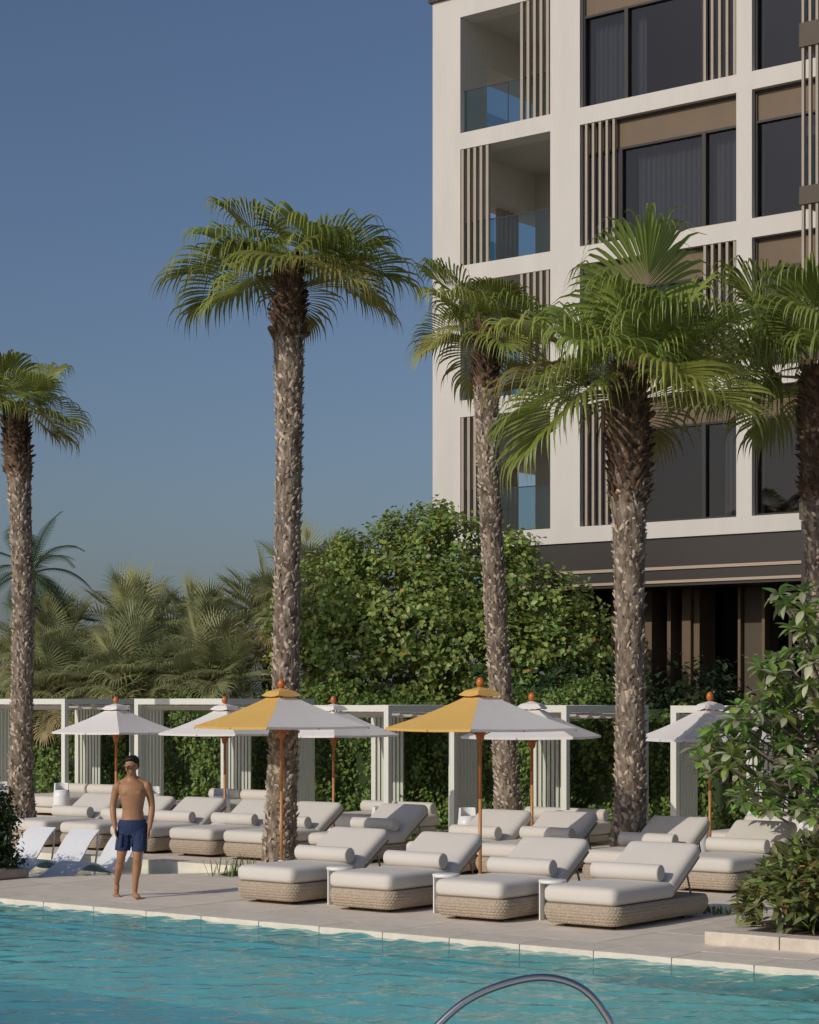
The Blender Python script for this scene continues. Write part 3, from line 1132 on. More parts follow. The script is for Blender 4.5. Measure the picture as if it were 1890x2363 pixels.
# broad leafy tree before the hotel
tc_ = Vector((-28.1, 37.1, 0))
tree = thing('leafy_tree', 'broad dense green tree in front of the lower balconies', 'tree', tc_)
bl = []
for u, z, r, dd in ((-2.35, 4.75, 1.3, -.2), (-1.1, 5.25, 1.4, .2), (.15, 5.45, 1.5, .3), (1.35, 4.85, 1.4, .2), (2.45, 4.35, 1.25, 0), (3.2, 3.85, 1.0, -.1),
                    (-2.35, 3.3, 1.3, -.4), (-.9, 3.6, 1.5, -.5), (.75, 3.6, 1.5, -.5), (2.1, 3.1, 1.35, -.5), (3.1, 2.75, 1.0, -.3), (-2.9, 4.0, .9, 0), (-.4, 4.4, 1.5, -.7),
                    (.05, 6.45, .62, .2), (-.8, 6.35, .5, .2), (-2.0, 5.75, .6, 0), (1.7, 5.95, .6, .2), (-1.8, 2.3, 1.0, -.5), (.2, 2.2, 1.0, -.5), (1.8, 2.0, 1.0, -.4)):
    p = RV * u + DV * dd
    bl.append((p.x, p.y, z, r))
pp, nn = clumps(bl, 1500, 30, .15, .92)
V, F = leaf_cloud(pp, nn, .135, rnd, .55, .72)
mi = np.repeat((rng.random(len(pp)) < .014).astype(np.int32), 2)
link('crown', np_mesh('crown', V, F, 'leaf_tree', False, mi, ('leaf_yellow',)), tree)
m = MB()
for k in range(7):
    a = RV * rnd.uniform(-1.6, 1.8)
    b = RV * rnd.uniform(-2.6, 3.0) + DV * rnd.uniform(-.9, .8)
    m.tube([a * .4, a * .7 + Vector((0, 0, 1.2)), b * .8 + Vector((0, 0, 3)), b + Vector((0, 0, rnd.uniform(4, 5.3)))], [.13, .1, .07, .03], 7)
m.build('trunk', 'wood_limb', tree, True)

# hedge behind the cabanas, in bushes that one can tell apart only as one run
hedge = thing('hedge', 'long clipped green hedge running behind all the cabanas', 'hedge', (-24, 33.75, -.1))
L_ = 36.0
n = 42000
xs = rng.uniform(-L_ / 2 + 2, L_ / 2, n)
face = rng.random(n)
zs = rng.uniform(0, 1, n)
topz = 2.55 + .22 * np.sin(xs * 1.1) + .16 * np.sin(xs * 2.9 + 1) - .12 * (xs > 3)
lump = .16 * np.sin(xs * 2.3 + zs * 5) + .12 * np.sin(xs * 5.1 - zs * 7 + 2) + .08 * np.sin(xs * 11 + zs * 13)
ys = np.where(face < .72, -.55 + lump + rng.normal(0, .07, n), rng.uniform(-.55, .5, n))
zz = np.where(face < .72, zs * topz, topz + lump * .6 + rng.normal(0, .06, n))
nx = np.stack([rng.normal(0, .3, n), np.where(face < .72, -1.0, -.1), np.where(face < .72, .5, 1.0)], axis=1)
V, F = leaf_cloud(np.stack([xs, ys, zz], axis=1), nx, .105, rnd, .6, .6)
link('foliage', np_mesh('foliage', V, F, 'leaf_hedge'), hedge)
m = MB(); m.box(-L_ / 2 + 2, L_ / 2, -.36, .5, .05, 2.45); m.build('dark_core', 'leaf_dark', hedge)  # solid dark box added inside so no light leaks through the leaves

# undergrowth behind the hedge, below the palms
ug = []
for k in range(26):
    ug.append((rnd.uniform(-12, 12), rnd.uniform(-.8, 1.2), rnd.uniform(1.0, 2.5), rnd.uniform(.8, 1.3)))
pp, nn = clumps(ug, 900, 26, .2, .9)
V, F = leaf_cloud(pp, nn, .15, rnd, .6, .6)
und = thing('shrub_thicket', 'dark shrubs filling the gap between hedge and palms', 'shrub', (-31.5, 35.9, 0))
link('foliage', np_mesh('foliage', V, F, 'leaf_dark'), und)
m = MB()
for x, y, z, r in ug:
    m.tube([(x, y, 0), (x + .1, y, z)], [.05, .02], 5)
m.build('stems', 'wood_limb', und, True)

# frangipani
def big_leaf(name, L, wdt, m, bend=.25, nb=5):
    V, F = [], []
    for i in range(nb + 1):
        t = i / nb
        w = wdt * .5 * math.sin(math.pi * min(1, (.04 + t * .96)) ** 1.45) ** .8 + .002 if t < 1 else .002
        z = -bend * L * t * t
        x = L * t
        V += [(x, -w, z + w * .35), (x, 0, z), (x, w, z + w * .35)]
    for i in range(nb):
        q = 3 * i
        F += [(q, q + 3, q + 4, q + 1), (q + 1, q + 4, q + 5, q + 2)]
    return np_mesh(name, V, F, m, True)
def leaf_matrix(pos, az, el, roll, sc):
    return Matrix.Translation(pos) @ Matrix.Rotation(az, 4, 'Z') @ Matrix.Rotation(-el, 4, 'Y') @ Matrix.Rotation(roll, 4, 'X') @ Matrix.Diagonal((sc, sc, sc, 1))
def scatter_leaves(parent, mats_list, protos, limit=300):
    """nearest leaves are parts of their own, the rest one mesh per kind"""
    mats_list.sort(key=lambda q: (parent.matrix_basis @ q[0].translation - cam.location).length)
    for M, k in mats_list[:limit]:
        o = link('leaf', protos[k], parent)
        o.matrix_local = M
    rest = {}
    for M, k in mats_list[limit:]:
        rest.setdefault(k, []).append(M)
    for k, Ms in rest.items():
        me = protos[k]
        v = np.empty(len(me.vertices) * 3, dtype=np.float32); me.vertices.foreach_get('co', v); v = v.reshape(-1, 3)
        f = np.array([p.vertices[:] for p in me.polygons])
        Vs, Fs = [], []
        for i, M in enumerate(Ms):
            A = np.array(M)
            Vs.append(v @ A[:3, :3].T + A[:3, 3]); Fs.append(f + i * len(v))
        stuff(link('leaves', np_mesh('leaves', np.concatenate(Vs), np.concatenate(Fs), me.materials[0].name, True), parent))

rp = random.Random(77)
fb = Vector((-12.0, 25.0, 0))
fran = thing('frangipani', 'frangipani tree with big glossy leaves and small white blossoms', 'tree', fb)
PL = [big_leaf('leaf', .235, .095, 'leaf_plumeria', .25, 6), big_leaf('leaf', .20, .09, 'leaf_plumeria', .45, 6), big_leaf('leaf', .22, .09, 'leaf_plumeria_pale', .6, 6)]
def rmin(z):
    for z0, r0 in ((3.55, 4.98), (3.2, 5.0), (2.6, 4.60), (2.05, 4.22), (1.45, 3.86), (1.05, 4.3), (-9, 4.7)):
        if z >= z0:
            return r0
Z0 = 27.2
tips = []
fixed = [(4.95, 3.92), (5.02, 3.78), (5.2, 3.95), (5.35, 3.6), (3.84, 1.72), (4.0, 1.55), (3.98, 1.95), (4.12, 2.12), (4.3, 2.25), (4.25, 1.8), (4.42, 1.62), (4.45, 2.42),
         (4.66, 2.62), (4.74, 2.95), (4.9, 3.05), (5.05, 3.1), (4.55, 1.3), (4.7, 1.5), (4.42, 1.18), (4.75, 1.15)]
for r, z in fixed:
    tips.append((r, rp.uniform(-.4, .4), z))
tries = 0
while len(tips) < 135 and tries < 9000:
    tries += 1
    z = rp.uniform(.95, 3.95); r = rp.uniform(3.8, 6.3)
    if r < rmin(z) + rp.uniform(0, .15):
        continue
    if 4.55 < r < 5.0 and 1.2 < z < 1.75 and rp.random() < .75:
        continue
    dd = rp.uniform(-.7, .7)
    if all((r - a) ** 2 + (dd - b) ** 2 * .4 + (z - c) ** 2 > .03 for a, b, c in tips):
        tips.append((r, dd, z))
LM = []
br = MB(); fl = MB()
for (r, dd, z) in tips:
    p = RV * r + DV * (Z0 + dd) - fb
    p.z = z
    root = Vector((rp.uniform(-.1, .1), rp.uniform(-.1, .1), max(.5, z * .75)))
    mid = p + (root - p).normalized() * rp.uniform(.25, .4) + Vector((0, 0, -.1))
    if len(LM) % 5 == 0:
        br.tube([root, root.lerp(p, .5) + Vector((0, 0, -.1)), mid, p], [.032, .026, .02, .014], 6)
    else:
        br.tube([mid, p], [.018, .014], 6)
    ax = (p - mid).normalized()
    nl = rp.randint(13, 18)
    for k in range(nl):
        LM.append((leaf_matrix(p + ax * rp.uniform(-.05, .03), k * 2.39996 + rp.uniform(-.3, .3), R(62 - 92 * (k / nl) + rp.uniform(-12, 12)), rp.uniform(-.4, .4), rp.uniform(.8, 1.25)),
                   rp.choice((0, 0, 1, 2, 2))))
    if rp.random() < .2:
        for _ in range(rp.randint(3, 6)):
            c = p + Vector((rp.gauss(0, .06), rp.gauss(0, .06), .1 + rp.uniform(0, .09)))
            for k in range(5):
                a = k * 1.2566
                q = Vector((math.cos(a), math.sin(a), .3)) * .035
                fl.add([c, c + q + Vector((-q.y, q.x, 0)) * .4, c + q * 1.2, c + q + Vector((q.y, -q.x, 0)) * .4], [(0, 1, 2, 3)])
br.tube([(0, 0, -.05), (.05, 0, .6), (.0, .05, 1.6), (.1, 0, 2.6)], [.11, .09, .06, .03], 8)
br.build('trunk', 'wood_limb', fran, True)
fl.build('blossoms', 'flower', fran)
stuff(fran.children[-1])
scatter_leaves(fran, LM, PL)

# planter with shrub on the right
pl = thing('stone_planter', 'low pale limestone planter kerb at the pool corner', 'planter', (-10.46, 18.4, 0))
for k in range(8):
    m = MB(); m.rbox((.43 + k * .86, .16, .065), (.852, .32, .14), .012, 4); m.build('kerb_stone', 'limestone', pl)
for k in range(4):
    m = MB(); m.rbox((.16, .755 + k * .86, .065), (.32, .852, .14), .012, 4); m.build('kerb_stone', 'limestone', pl)
m = MB(); m.box(.32, 6.9, .32, 3.8, 0.0, .10); m.build('soil', 'soil', pl)
sh = thing('leafy_shrub', 'mounded shrub of narrow green and rusty leaves in the stone planter', 'shrub', (-9.3, 19.9, .09))
SLf = [big_leaf('leaf', .20, .062, 'leaf_shrub', .25, 4), big_leaf('leaf', .17, .058, 'leaf_shrub', .5, 4), big_leaf('leaf', .18, .064, 'leaf_plumeria', .3, 4), big_leaf('leaf', .16, .052, 'leaf_rust', .4, 4)]
LM = []
for k in range(6800):
    x = rp.uniform(-1.22, 2.6)
    th = rp.uniform(0, math.pi)
    ry = 1.0
    hgt = 1.02 * min(1, .66 + .38 * (x + 1.3) / 1.2) + .06 * math.sin(x * 5)
    if x < -.75:
        hgt *= .55 + .45 * (x + 1.3) / .55
    rr = 1 - .28 * rp.random() ** 2
    y = -ry * math.cos(th) * rr
    if x < -.6:
        y *= .65 + .35 * (x + 1.3) / .7
    z = hgt * abs(math.sin(th)) ** .55 * rr
    out = math.atan2(y, x * .25 + (-.9 if x < -.7 else 0))
    LM.append((leaf_matrix(Vector((x, y, z)), out + rp.gauss(0, .9), R(25 + rp.gauss(0, 32) + (35 if z > hgt * .85 else 0)), rp.uniform(-.8, .8), rp.uniform(.7, 1.15)),
               rp.choice((0, 0, 0, 0, 1, 1, 1, 2, 3))))
scatter_leaves(sh, LM, SLf)
m = MB(); m.rbox((.75, 0, .33), (3.2, 1.3, .72), .3, 6); m.build('dark_core', 'leaf_dark', sh, True)  # dark block added inside the shrub, a light-stopping core like the hedge's

# planter and bush on the left, its shade put into dark leaf colour
pl = thing('low_planter', 'low rounded planter kerb holding the shaded bush beside the ledge pool', 'planter', (-24.2, 18.9, 0))
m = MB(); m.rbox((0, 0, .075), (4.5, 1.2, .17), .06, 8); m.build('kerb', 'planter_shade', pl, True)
m = MB(); m.box(-2.1, 2.1, -.5, .5, .1, .165); m.build('soil', 'soil', pl)
bu = thing('shaded_bush', 'shaded green bush with small leaves in the rounded planter', 'shrub', (-24.1, 18.95, .15))
pp, nn = clumps([(1.72, .1, .42, .42), (1.62, .1, .85, .45), (1.2, 0, 1.0, .5), (.6, 0, .7, .6), (0, 0, .7, .65), (-.9, 0, .7, .65), (1.8, .15, .18, .33)], 620, 30, .07, .95)
V, F = leaf_cloud(pp, nn, .075, rnd, .6, .5)
link('foliage', np_mesh('foliage', V, F, 'leaf_dark'), bu)
m = MB()
for k in range(7):
    m.tube([(-1 + k * .35, 0, -.02), (-1 + k * .38, .1, .8)], [.03, .01], 5)
m.build('stems', 'wood_limb', bu, True)

# weeds by the tall palm
we = thing('weed_tuft', 'straggly green weeds growing from the bare soil at the palm foot', 'weed', (-19.95, 21.6, .004))
m = MB()
for k in range(46):
    a = rp.uniform(0, 6.28); b = Vector((rp.gauss(0, .13), rp.gauss(0, .22), -.004))
    h = rp.uniform(.12, .36)
    d = Vector((math.cos(a), math.sin(a), 0)) * h * rp.uniform(.2, .7)
    s = Vector((-math.sin(a), math.cos(a), 0)) * .008
    m.add([b - s, b + s, b + d * .5 + s * .8 + Vector((0, 0, h * .7)), b + d * .5 - s * .8 + Vector((0, 0, h * .7)), b + d + Vector((0, 0, h))], [(0, 1, 2, 3), (3, 2, 4)])
m.build('blades', 'leaf_hedge', we)
stuff(we.children[0])
# grassy plants at the cabana foot
for (x, y, lab) in ((-22.95, 29.6, 'small grassy plant between the cabana posts and the daybed'), (-11.9, 21.15, 'small leafy weeds behind the lounger nearest the stone planter')):
    w2 = thing('grass_tuft', lab, 'weed', (x, y, LZ + .002 if y > 27.4 else .002))
    m = MB()
    for k in range(50):
        a = rp.uniform(0, 6.28); b = Vector((rp.gauss(0, .16), rp.gauss(0, .1), -.004))
        h = rp.uniform(.12, .28) if y > 27 else rp.uniform(.05, .13)
        d = Vector((math.cos(a), math.sin(a), 0)) * h * rp.uniform(.2, .8)
        s = Vector((-math.sin(a), math.cos(a), 0)) * .011
        m.add([b - s, b + s, b + d * .5 + s + Vector((0, 0, h * .7)), b + d * .5 - s + Vector((0, 0, h * .7)), b + d + Vector((0, 0, h))], [(0, 1, 2, 3), (3, 2, 4)])
    m.build('blades', 'leaf_hedge', w2)
    stuff(w2.children[0])

# ------------------------------------------------------------------ loungers
LW, LL = 1.02, 2.16
def rrect(w, d, r, n_side):
    """points and outward normals round a rounded rectangle, evenly spaced, starting at the middle of -y"""
    segs = []
    hx, hy = w / 2 - r, d / 2 - r
    pts = []
    per = 4 * (hx + hy) + 2 * math.pi * r
    def at(s):
        s %= per
        parts = [(hx, 'l', (0, -d / 2), (1, 0)), (math.pi * r / 2, 'a', (hx, -hy), -90), (2 * hy, 'l', (w / 2, -hy), (0, 1)), (math.pi * r / 2, 'a', (hx, hy), 0),
                 (2 * hx, 'l', (hx, d / 2), (-1, 0)), (math.pi * r / 2, 'a', (-hx, hy), 90), (2 * hy, 'l', (-w / 2, hy), (0, -1)), (math.pi * r / 2, 'a', (-hx, -hy), 180),
                 (hx, 'l', (-hx, -d / 2), (1, 0))]
        for L, k, p, q in parts:
            if s <= L + 1e-9:
                if k == 'l':
                    return (p[0] + q[0] * s, p[1] + q[1] * s, q[1], -q[0])
                th = R(q) + s / r
                return (p[0] + r * math.cos(th), p[1] + r * math.sin(th), math.cos(th), math.sin(th))
            s -= L
        return (0, -d / 2, 0, -1)
    return [at(per * i / n_side) for i in range(n_side)], per

def wicker_mesh():
    n = 480
    ring, per = rrect(LW, LL, .17, n)
    rows = 30
    V, F = [], []
    z0, z1 = .045, .262
    cell_u = per / round(per / .05)
    for j in range(rows + 1):
        v = j / rows
        z = z0 + (z1 - z0) * v
        off = -.075 * (1 - v) ** 2.4 - .045 * v ** 3.5
        row = (z - z0) / .0362
        fr = row - math.floor(row)
        sgn = 1 if int(row) % 2 else -1
        for i, (x, y, nx, ny) in enumerate(ring):
            u = per * i / n / cell_u + sgn * .5 * fr
            a = abs(math.sin(math.pi * u)) ** .6 * abs(math.sin(math.pi * fr)) ** .6
            d = off + .010 * a
            V.append((x + nx * d, y + ny * d + LL / 2, z))
    for j in range(rows):
        for i in range(n):
            i2 = (i + 1) % n
            F.append((j * n + i, j * n + i2, (j + 1) * n + i2, (j + 1) * n + i))
    mb = MB(); mb.add(V, F)
    mb.f.append(tuple(rows * n + i for i in range(n)))
    mb.f.append(tuple(reversed(range(n))))
    return mb.mesh('base', 'wicker')
WICK = wicker_mesh()
def make_lounger():
    t = thing('sun_lounger', '', 'sun lounger')
    link('base', WICK, t)
    for x in (-.3, .3):
        for y in (.28, 1.78):
            m = MB(); m.lathe([(.035, 0), (.035, .05)], 10, (x, y, 0)); m.build('foot', 'black', t)
    m = MB(); m.rbox((0, .70, .36), (.95, 1.33, .20), .08, 12, .014); m.build('seat_cushion', 'fabric', t, True)
    M = Matrix.Translation((0, 1.30, .268)) @ Matrix.Rotation(R(34), 4, 'X')
    m = MB(); m.rbox((0, .41, .10), (.95, .82, .18), .08, 12, .016); m.xform(M); m.build('back_cushion', 'fabric', t, True)
    m = MB(); m.rbox((0, .40, -.005), (.88, .76, .03), .012, 4); m.xform(M); bf = m.build('backrest', 'wicker', t)
    for x in (-.33, .33):
        m = MB(); m.tube([(x, 1.80, .60), (x, 1.93, .25)], .014, 6); m.build('strut', 'wicker', t)
    m = MB(); cyl_x(m, 0, 1.14, .558, .88, .098, 24, .016); m.build('bolster', 'fabric', t, True)
    return t
lg = make_lounger()
FR = 'loungers along the pool edge'
B2 = 'loungers in the second row'
LOUNGERS = [(-16.35, 18.70, FR, 'front wicker lounger with cream cushions beside the weedy palm bed'),
            (-14.82, 18.68, FR, 'second front wicker lounger counting from the weedy palm bed'),
            (-13.18, 18.62, FR, 'third front wicker lounger counting from the weedy palm bed'),
            (-11.76, 18.74, FR, 'front wicker lounger with cream cushions nearest the stone planter'),
            (-26.25, 23.6, B2, 'cream cushioned lounger behind the sling chairs, closest to the slim palm'),
            (-24.95, 23.6, B2, 'cream cushioned lounger behind the sling chairs, second from the slim palm'),
            (-23.72, 23.6, B2, 'cream cushioned lounger right behind the walking man'),
            (-22.40, 23.65, B2, 'second row lounger directly beyond the end of the ledge pool'),
            (-21.22, 23.65, B2, 'second row lounger partly hidden by the tall palm trunk'),
            (-19.75, 24.0, B2, 'second row lounger just behind the first front lounger'),
            (-17.35, 23.4, B2, 'second row lounger behind the pole of the second yellow umbrella'),
            (-16.30, 23.7, B2, 'second row lounger between second yellow umbrella and the stout palm'),
            (-14.35, 23.5, B2, 'second row lounger behind the foot of the stout palm'),
            (-12.85, 23.3, B2, 'second row lounger beside the shrub and frangipani')]
for i, (xr, y, grp, lab) in enumerate(LOUNGERS):
    o = lg if i == 0 else copy_tree(lg)
    o.location = (xr - LW / 2 + .02, y, 0)
    o.rotation_euler = (0, 0, R(random.uniform(-1.2, 1.2)))
    o['label'] = lab
    o['group'] = grp
    for ch in o.children:                     # nobody leaves the pillows alike
        if ch.name.startswith('bolster'):
            ch.location = (random.uniform(-.035, .035), random.uniform(-.05, .03), 0)
            ch.rotation_euler = (0, 0, R(random.uniform(-2.5, 2.5)))
        if ch.name.startswith('back_cushion'):
            ch.location = (random.uniform(-.012, .012), random.uniform(-.012, .012), random.uniform(-.004, .006))

# white side tables between the loungers
def make_table():
    t = thing('side_table', '', 'side table')
    m = MB(); m.lathe([(.155, .43), (.162, .435), (.162, .465), (.155, .47)], 28); m.build('table_top', 'white_paint', t, True)
    m = MB(); m.lathe([(.10, 0), (.10, .43)], 24, (.05, .03, 0)); m.build('pedestal', 'white_paint', t, True)
    m = MB(); m.box(-.158, -.142, -.045, .045, 0, .432); m.build('leg', 'white_paint', t)
    return t
tb = make_table()
for i, (x, y, lab) in enumerate(((-16.0, 19.2, 'small white side table between first and second front loungers'),
                                 (-14.37, 19.2, 'small white side table between second and third front loungers'),
                                 (-12.93, 19.3, 'small white side table between the last two front loungers'),
                                 (-25.75, 24.75, 'small white side table between loungers closest to the slim palm'),
                                 (-23.25, 24.8, 'small white side table behind the walking man'),
                                 (-20.78, 24.9, 'small white side table right of the tall palm trunk'))):
    o = tb if i == 0 else copy_tree(tb)
    o.location = (x, y, 0)
    o['label'] = lab
    o['group'] = 'white side tables'

# sling chairs standing in the shallow ledge pool
def make_sling():
    t = thing('sling_chair', '', 'lounge chair')
    prof = [(-.10, .62), (.04, .50), (.16, .36), (.28, .20), (.40, .09), (.54, .06), (.72, .12), (.90, .20), (1.05, .22), (1.2, .17), (1.38, .07), (1.52, .02)]
    pts = []
    for i in range(len(prof) - 1):
        p0 = prof[max(i - 1, 0)]; p1 = prof[i]; p2 = prof[i + 1]; p3 = prof[min(i + 2, len(prof) - 1)]
        for k in range(4):
            u = k / 4
            q = [.5 * (2 * p1[c] + (p2[c] - p0[c]) * u + (2 * p0[c] - 5 * p1[c] + 4 * p2[c] - p3[c]) * u * u + (-p0[c] + 3 * p1[c] - 3 * p2[c] + p3[c]) * u ** 3) for c in (0, 1)]
            pts.append(q)
    pts.append(prof[-1])
    V, F = [], []
    w = .31
    for y, z in pts:
        V += [(-w, -y, z), (w, -y, z), (w, -y, z - .03), (-w, -y, z - .03)]
    for i in range(len(pts) - 1):
        for k in range(4):
            F.append((4 * i + k, 4 * i + (k + 1) % 4, 4 * i + 4 + (k + 1) % 4, 4 * i + 4 + k))
    F += [(3, 2, 1, 0), tuple(4 * (len(pts) - 1) + k for k in range(4))]
    m = MB(); m.add(V, F); m.build('seat_shell', 'sling', t)
    for s in (-1, 1):
        m = MB(); m.tube([(s * .30, .07, .58), (s * .30, .06, .3), (s * .30, .0, 0)], .016, 6); m.build('leg', 'white_paint', t)
    return t
sg = make_sling()
for i, (x, y, lab) in enumerate(((-24.7, 22.1, 'curved white lounge chair in the ledge pool next to the shaded bush'),
                                 (-23.7, 22.1, 'curved white lounge chair in the middle of the ledge pool'),
                                 (-22.75, 22.15, 'curved white lounge chair in shade behind the man\'s legs'))):
    o = sg if i == 0 else copy_tree(sg)
    o.location = (x, y, -.13)
    o['label'] = lab
    o['group'] = 'white chairs in the ledge pool'

# ------------------------------------------------------------------ umbrellas
def make_umbrella(Rc, zr, za, yellow):
    t = thing('umbrella', '', 'umbrella')
    h = Rc
    cor = [Vector((Rc * math.cos(R(-90 + 90 * k)), Rc * math.sin(R(-90 + 90 * k)), 0)) for k in range(4)]
    def surf(k, s, u):
        """facet k, s from apex to rim, u along the rim"""
        a, b = cor[k], cor[(k + 1) % 4]
        p = a.lerp(b, u) * s
        belly = math.sin(math.pi * u)
        p = p * (1 - .018 * belly * s * s)
        z = za + (zr - za) * s - .035 * math.sin(math.pi * s) - .012 * belly * s + .0
        return Vector((p.x, p.y, z))
    ns, nu = 8, 10
    for k in range(4):
        V, F = [], []
        for i in range(ns + 1):
            s = .17 + .83 * i / ns
            for j in range(nu + 1):
                V.append(surf(k, s, j / nu))
        for j in range(nu + 1):                              # hem turned down
            q = surf(k, 1, j / nu)
            V.append(Vector((q.x, q.y, q.z - .035)))
        for i in range(ns + 1):
            for j in range(nu):
                q = i * (nu + 1) + j
                F.append((q, q + nu + 1, q + nu + 2, q + 1))
        m = MB(); m.add(V, F); m.build('canopy_panel', 'canvas_yellow' if yellow and k in (1, 3) else 'canvas_white', t)
    m = MB()                                               # vent cap
    for k in range(4):
        V, F = [], []
        for i in range(4):
            s = .02 + .2 * i / 3
            for j in range(7):
                q = surf(k, s, j / 6)
                zz = za + .03 - .32 * (s - .02) - (.02 * math.sin(math.pi * j / 6) if i == 3 else 0) - (.04 if i == 3 else 0)
                V.append((q.x * 1.04, q.y * 1.04, zz))
        for i in range(3):
            for j in range(6):
                q = i * 7 + j
                F.append((q, q + 7, q + 8, q + 1))
        m.add(V, F)
    m.build('vent', 'canvas_yellow' if yellow else 'canvas_white', t)
    m = MB(); m.tube([(0, 0, .0), (0, 0, 1.18)], .024, 12); m.build('lower_pole', 'teak_light', t, True)
    m = MB(); m.tube([(0, 0, 1.18), (0, 0, za + .06)], .0235, 12); m.build('upper_pole', 'teak', t, True)
    m = MB(); m.lathe([(.026, 0), (.05, .03), (.06, .10), (.045, .17), (.03, .18)], 12, (0, 0, zr - .20)); m.build('runner', 'teak', t, True)
    m = MB(); m.lathe([(.016, .0), (.046, .016), (.056, .058), (.048, .098), (.024, .124), (.016, .13)], 14, (0, 0, za + .035)); m.build('finial', 'finial_wood', t, True)
    for k in range(8):
        th = R(-90 + 45 * k)
        rr = Rc if k % 2 == 0 else Rc * .70
        d = Vector((math.cos(th), math.sin(th), 0))
        def under(s):
            return Vector((0, 0, za + (zr - za) * s - .035 * math.sin(math.pi * s) - .035)) + d * (rr * s)
        m = MB(); m.tube([under(s) for s in (.03, .35, .7, 1.0)], .011, 5)
        rb = m.build('rib', 'teak', t)
        m = MB(); m.tube([Vector((0, 0, zr - .10)) + d * .04, under(.5)], .009, 5); m.build('stay', 'teak', rb)
    m = MB(); m.lathe([(.24, 0), (.24, .025), (.05, .05), (.045, .16), (.03, .17)], 20); m.build('foot', 'white_paint', t, True)
    return t
UMB = [(-19.83, 22.46, 0, -5.5, 1.29, 1, 'yellow and white umbrella with its pole before the tall palm trunk'),
       (-16.13, 22.32, 0, -7.5, 1.29, 1, 'yellow and white umbrella over the gap behind the middle front loungers')]
UMW = [(-28.0, 27.0, 0, 11, 1.20, 'white umbrella above the walking man'),
       (-25.2, 27.0, 0, 14, 1.20, 'white umbrella partly behind the yellow panel of the first yellow umbrella'),
       (-22.64, 27.0, 0, 3, 1.14, 'white umbrella partly behind the white panel of the first yellow umbrella'),
       (-18.9, 27.6, LZ, 26, 1.32, 'white umbrella behind the second yellow umbrella'),
       (-15.5, 27.45, LZ, -27, 1.20, 'white umbrella touched by the frangipani leaves')]
uy = make_umbrella(1.30, 2.14, 2.66, True)
for i, (x, y, z, th, rc, _, lab) in enumerate(UMB):
    o = uy if i == 0 else copy_tree(uy)
    o.location = (x, y, z); o.rotation_euler = (0, 0, YAW + R(th)); o['label'] = lab; o['group'] = 'yellow and white umbrellas'
uw = make_umbrella(1.20, 1.93, 2.43, False)
for i, (x, y, z, th, rc, lab) in enumerate(UMW):
    o = uw if i == 0 else copy_tree(uw)
    o.location = (x, y, z); o.rotation_euler = (0, 0, YAW + R(th)); o['label'] = lab; o['group'] = 'plain white umbrellas'
    s = rc / 1.2
    o.scale = (s, s, 1.07 if z < 0 else 1)

# white lanterns standing near the cabanas
def make_lantern():
    t = thing('lantern', '', 'lantern')
    n = 28
    prof = [(.145, .0), (.17, .12), (.178, .32), (.172, .52), (.158, .66)]
    V, F = [], []
    for r, z in prof:
        for k in range(n):
            V.append((r * math.cos(2 * math.pi * k / n), r * math.sin(2 * math.pi * k / n), z))
    for i in range(len(prof) - 1):
        for k in range(n):
            F.append((i * n + k, i * n + (k + 1) % n, (i + 1) * n + (k + 1) % n, (i + 1) * n + k))
    F.append(tuple(reversed(range(n))))
    F.append(tuple((len(prof) - 1) * n + k for k in range(n)))
    m = MB(); m.add(V, F); m.build('body', 'white_plastic', t, True)
    m = MB()
    arc = range(3, 19)
    for k in arc:
        th0, th1 = 2 * math.pi * k / n, 2 * math.pi * (k + 1) / n
        q = []
        for r in (.158, .146):
            for th in (th0, th1):
                q += [(r * math.cos(th), r * math.sin(th), .66), (r * .94 * math.cos(th), r * .94 * math.sin(th), .80)]
        m.add(q, [(0, 2, 3, 1), (4, 5, 7, 6), (1, 3, 7, 5)])
    m.build('handle_rim', 'white_plastic', t)
    return t
la = make_lantern()
for i, (x, y, z, lab) in enumerate(((-16.1, 28.15, LZ, 'white lantern next to the white umbrella by the frangipani'), (-18.9, 28.55, LZ, 'white lantern beside the cabana post behind the stout palm'),
                                    (-20.72, 28.3, LZ, 'white lantern in front of the slatted screen between the yellow umbrella poles'), (-24.3, 28.0, LZ, 'white lantern right behind the tall palm trunk'),
                                    (-22.2, 27.75, LZ, 'white lantern behind the high back cushion of a lounger'), (-27.25, 29.1, 0, 'white lantern by the pole of the umbrella above the ledge pool'),
                                    (-29.0, 29.0, 0, 'white lantern at the shoulder of the walking man'), (-31.8, 29.1, 0, 'white lantern by the post of the cabana near the slim palm'),
                                    (-33.3, 28.8, 0, 'white lantern beyond the slim palm trunk'), (-14.2, 28.1, LZ, 'white lantern seen between shrub and frangipani'))):
    o = la if i == 0 else copy_tree(la)
    o.location = (x, y, z)
    o.rotation_euler = (0, 0, R(i * 37 % 60))
    o['label'] = lab
    o['group'] = 'white lanterns'

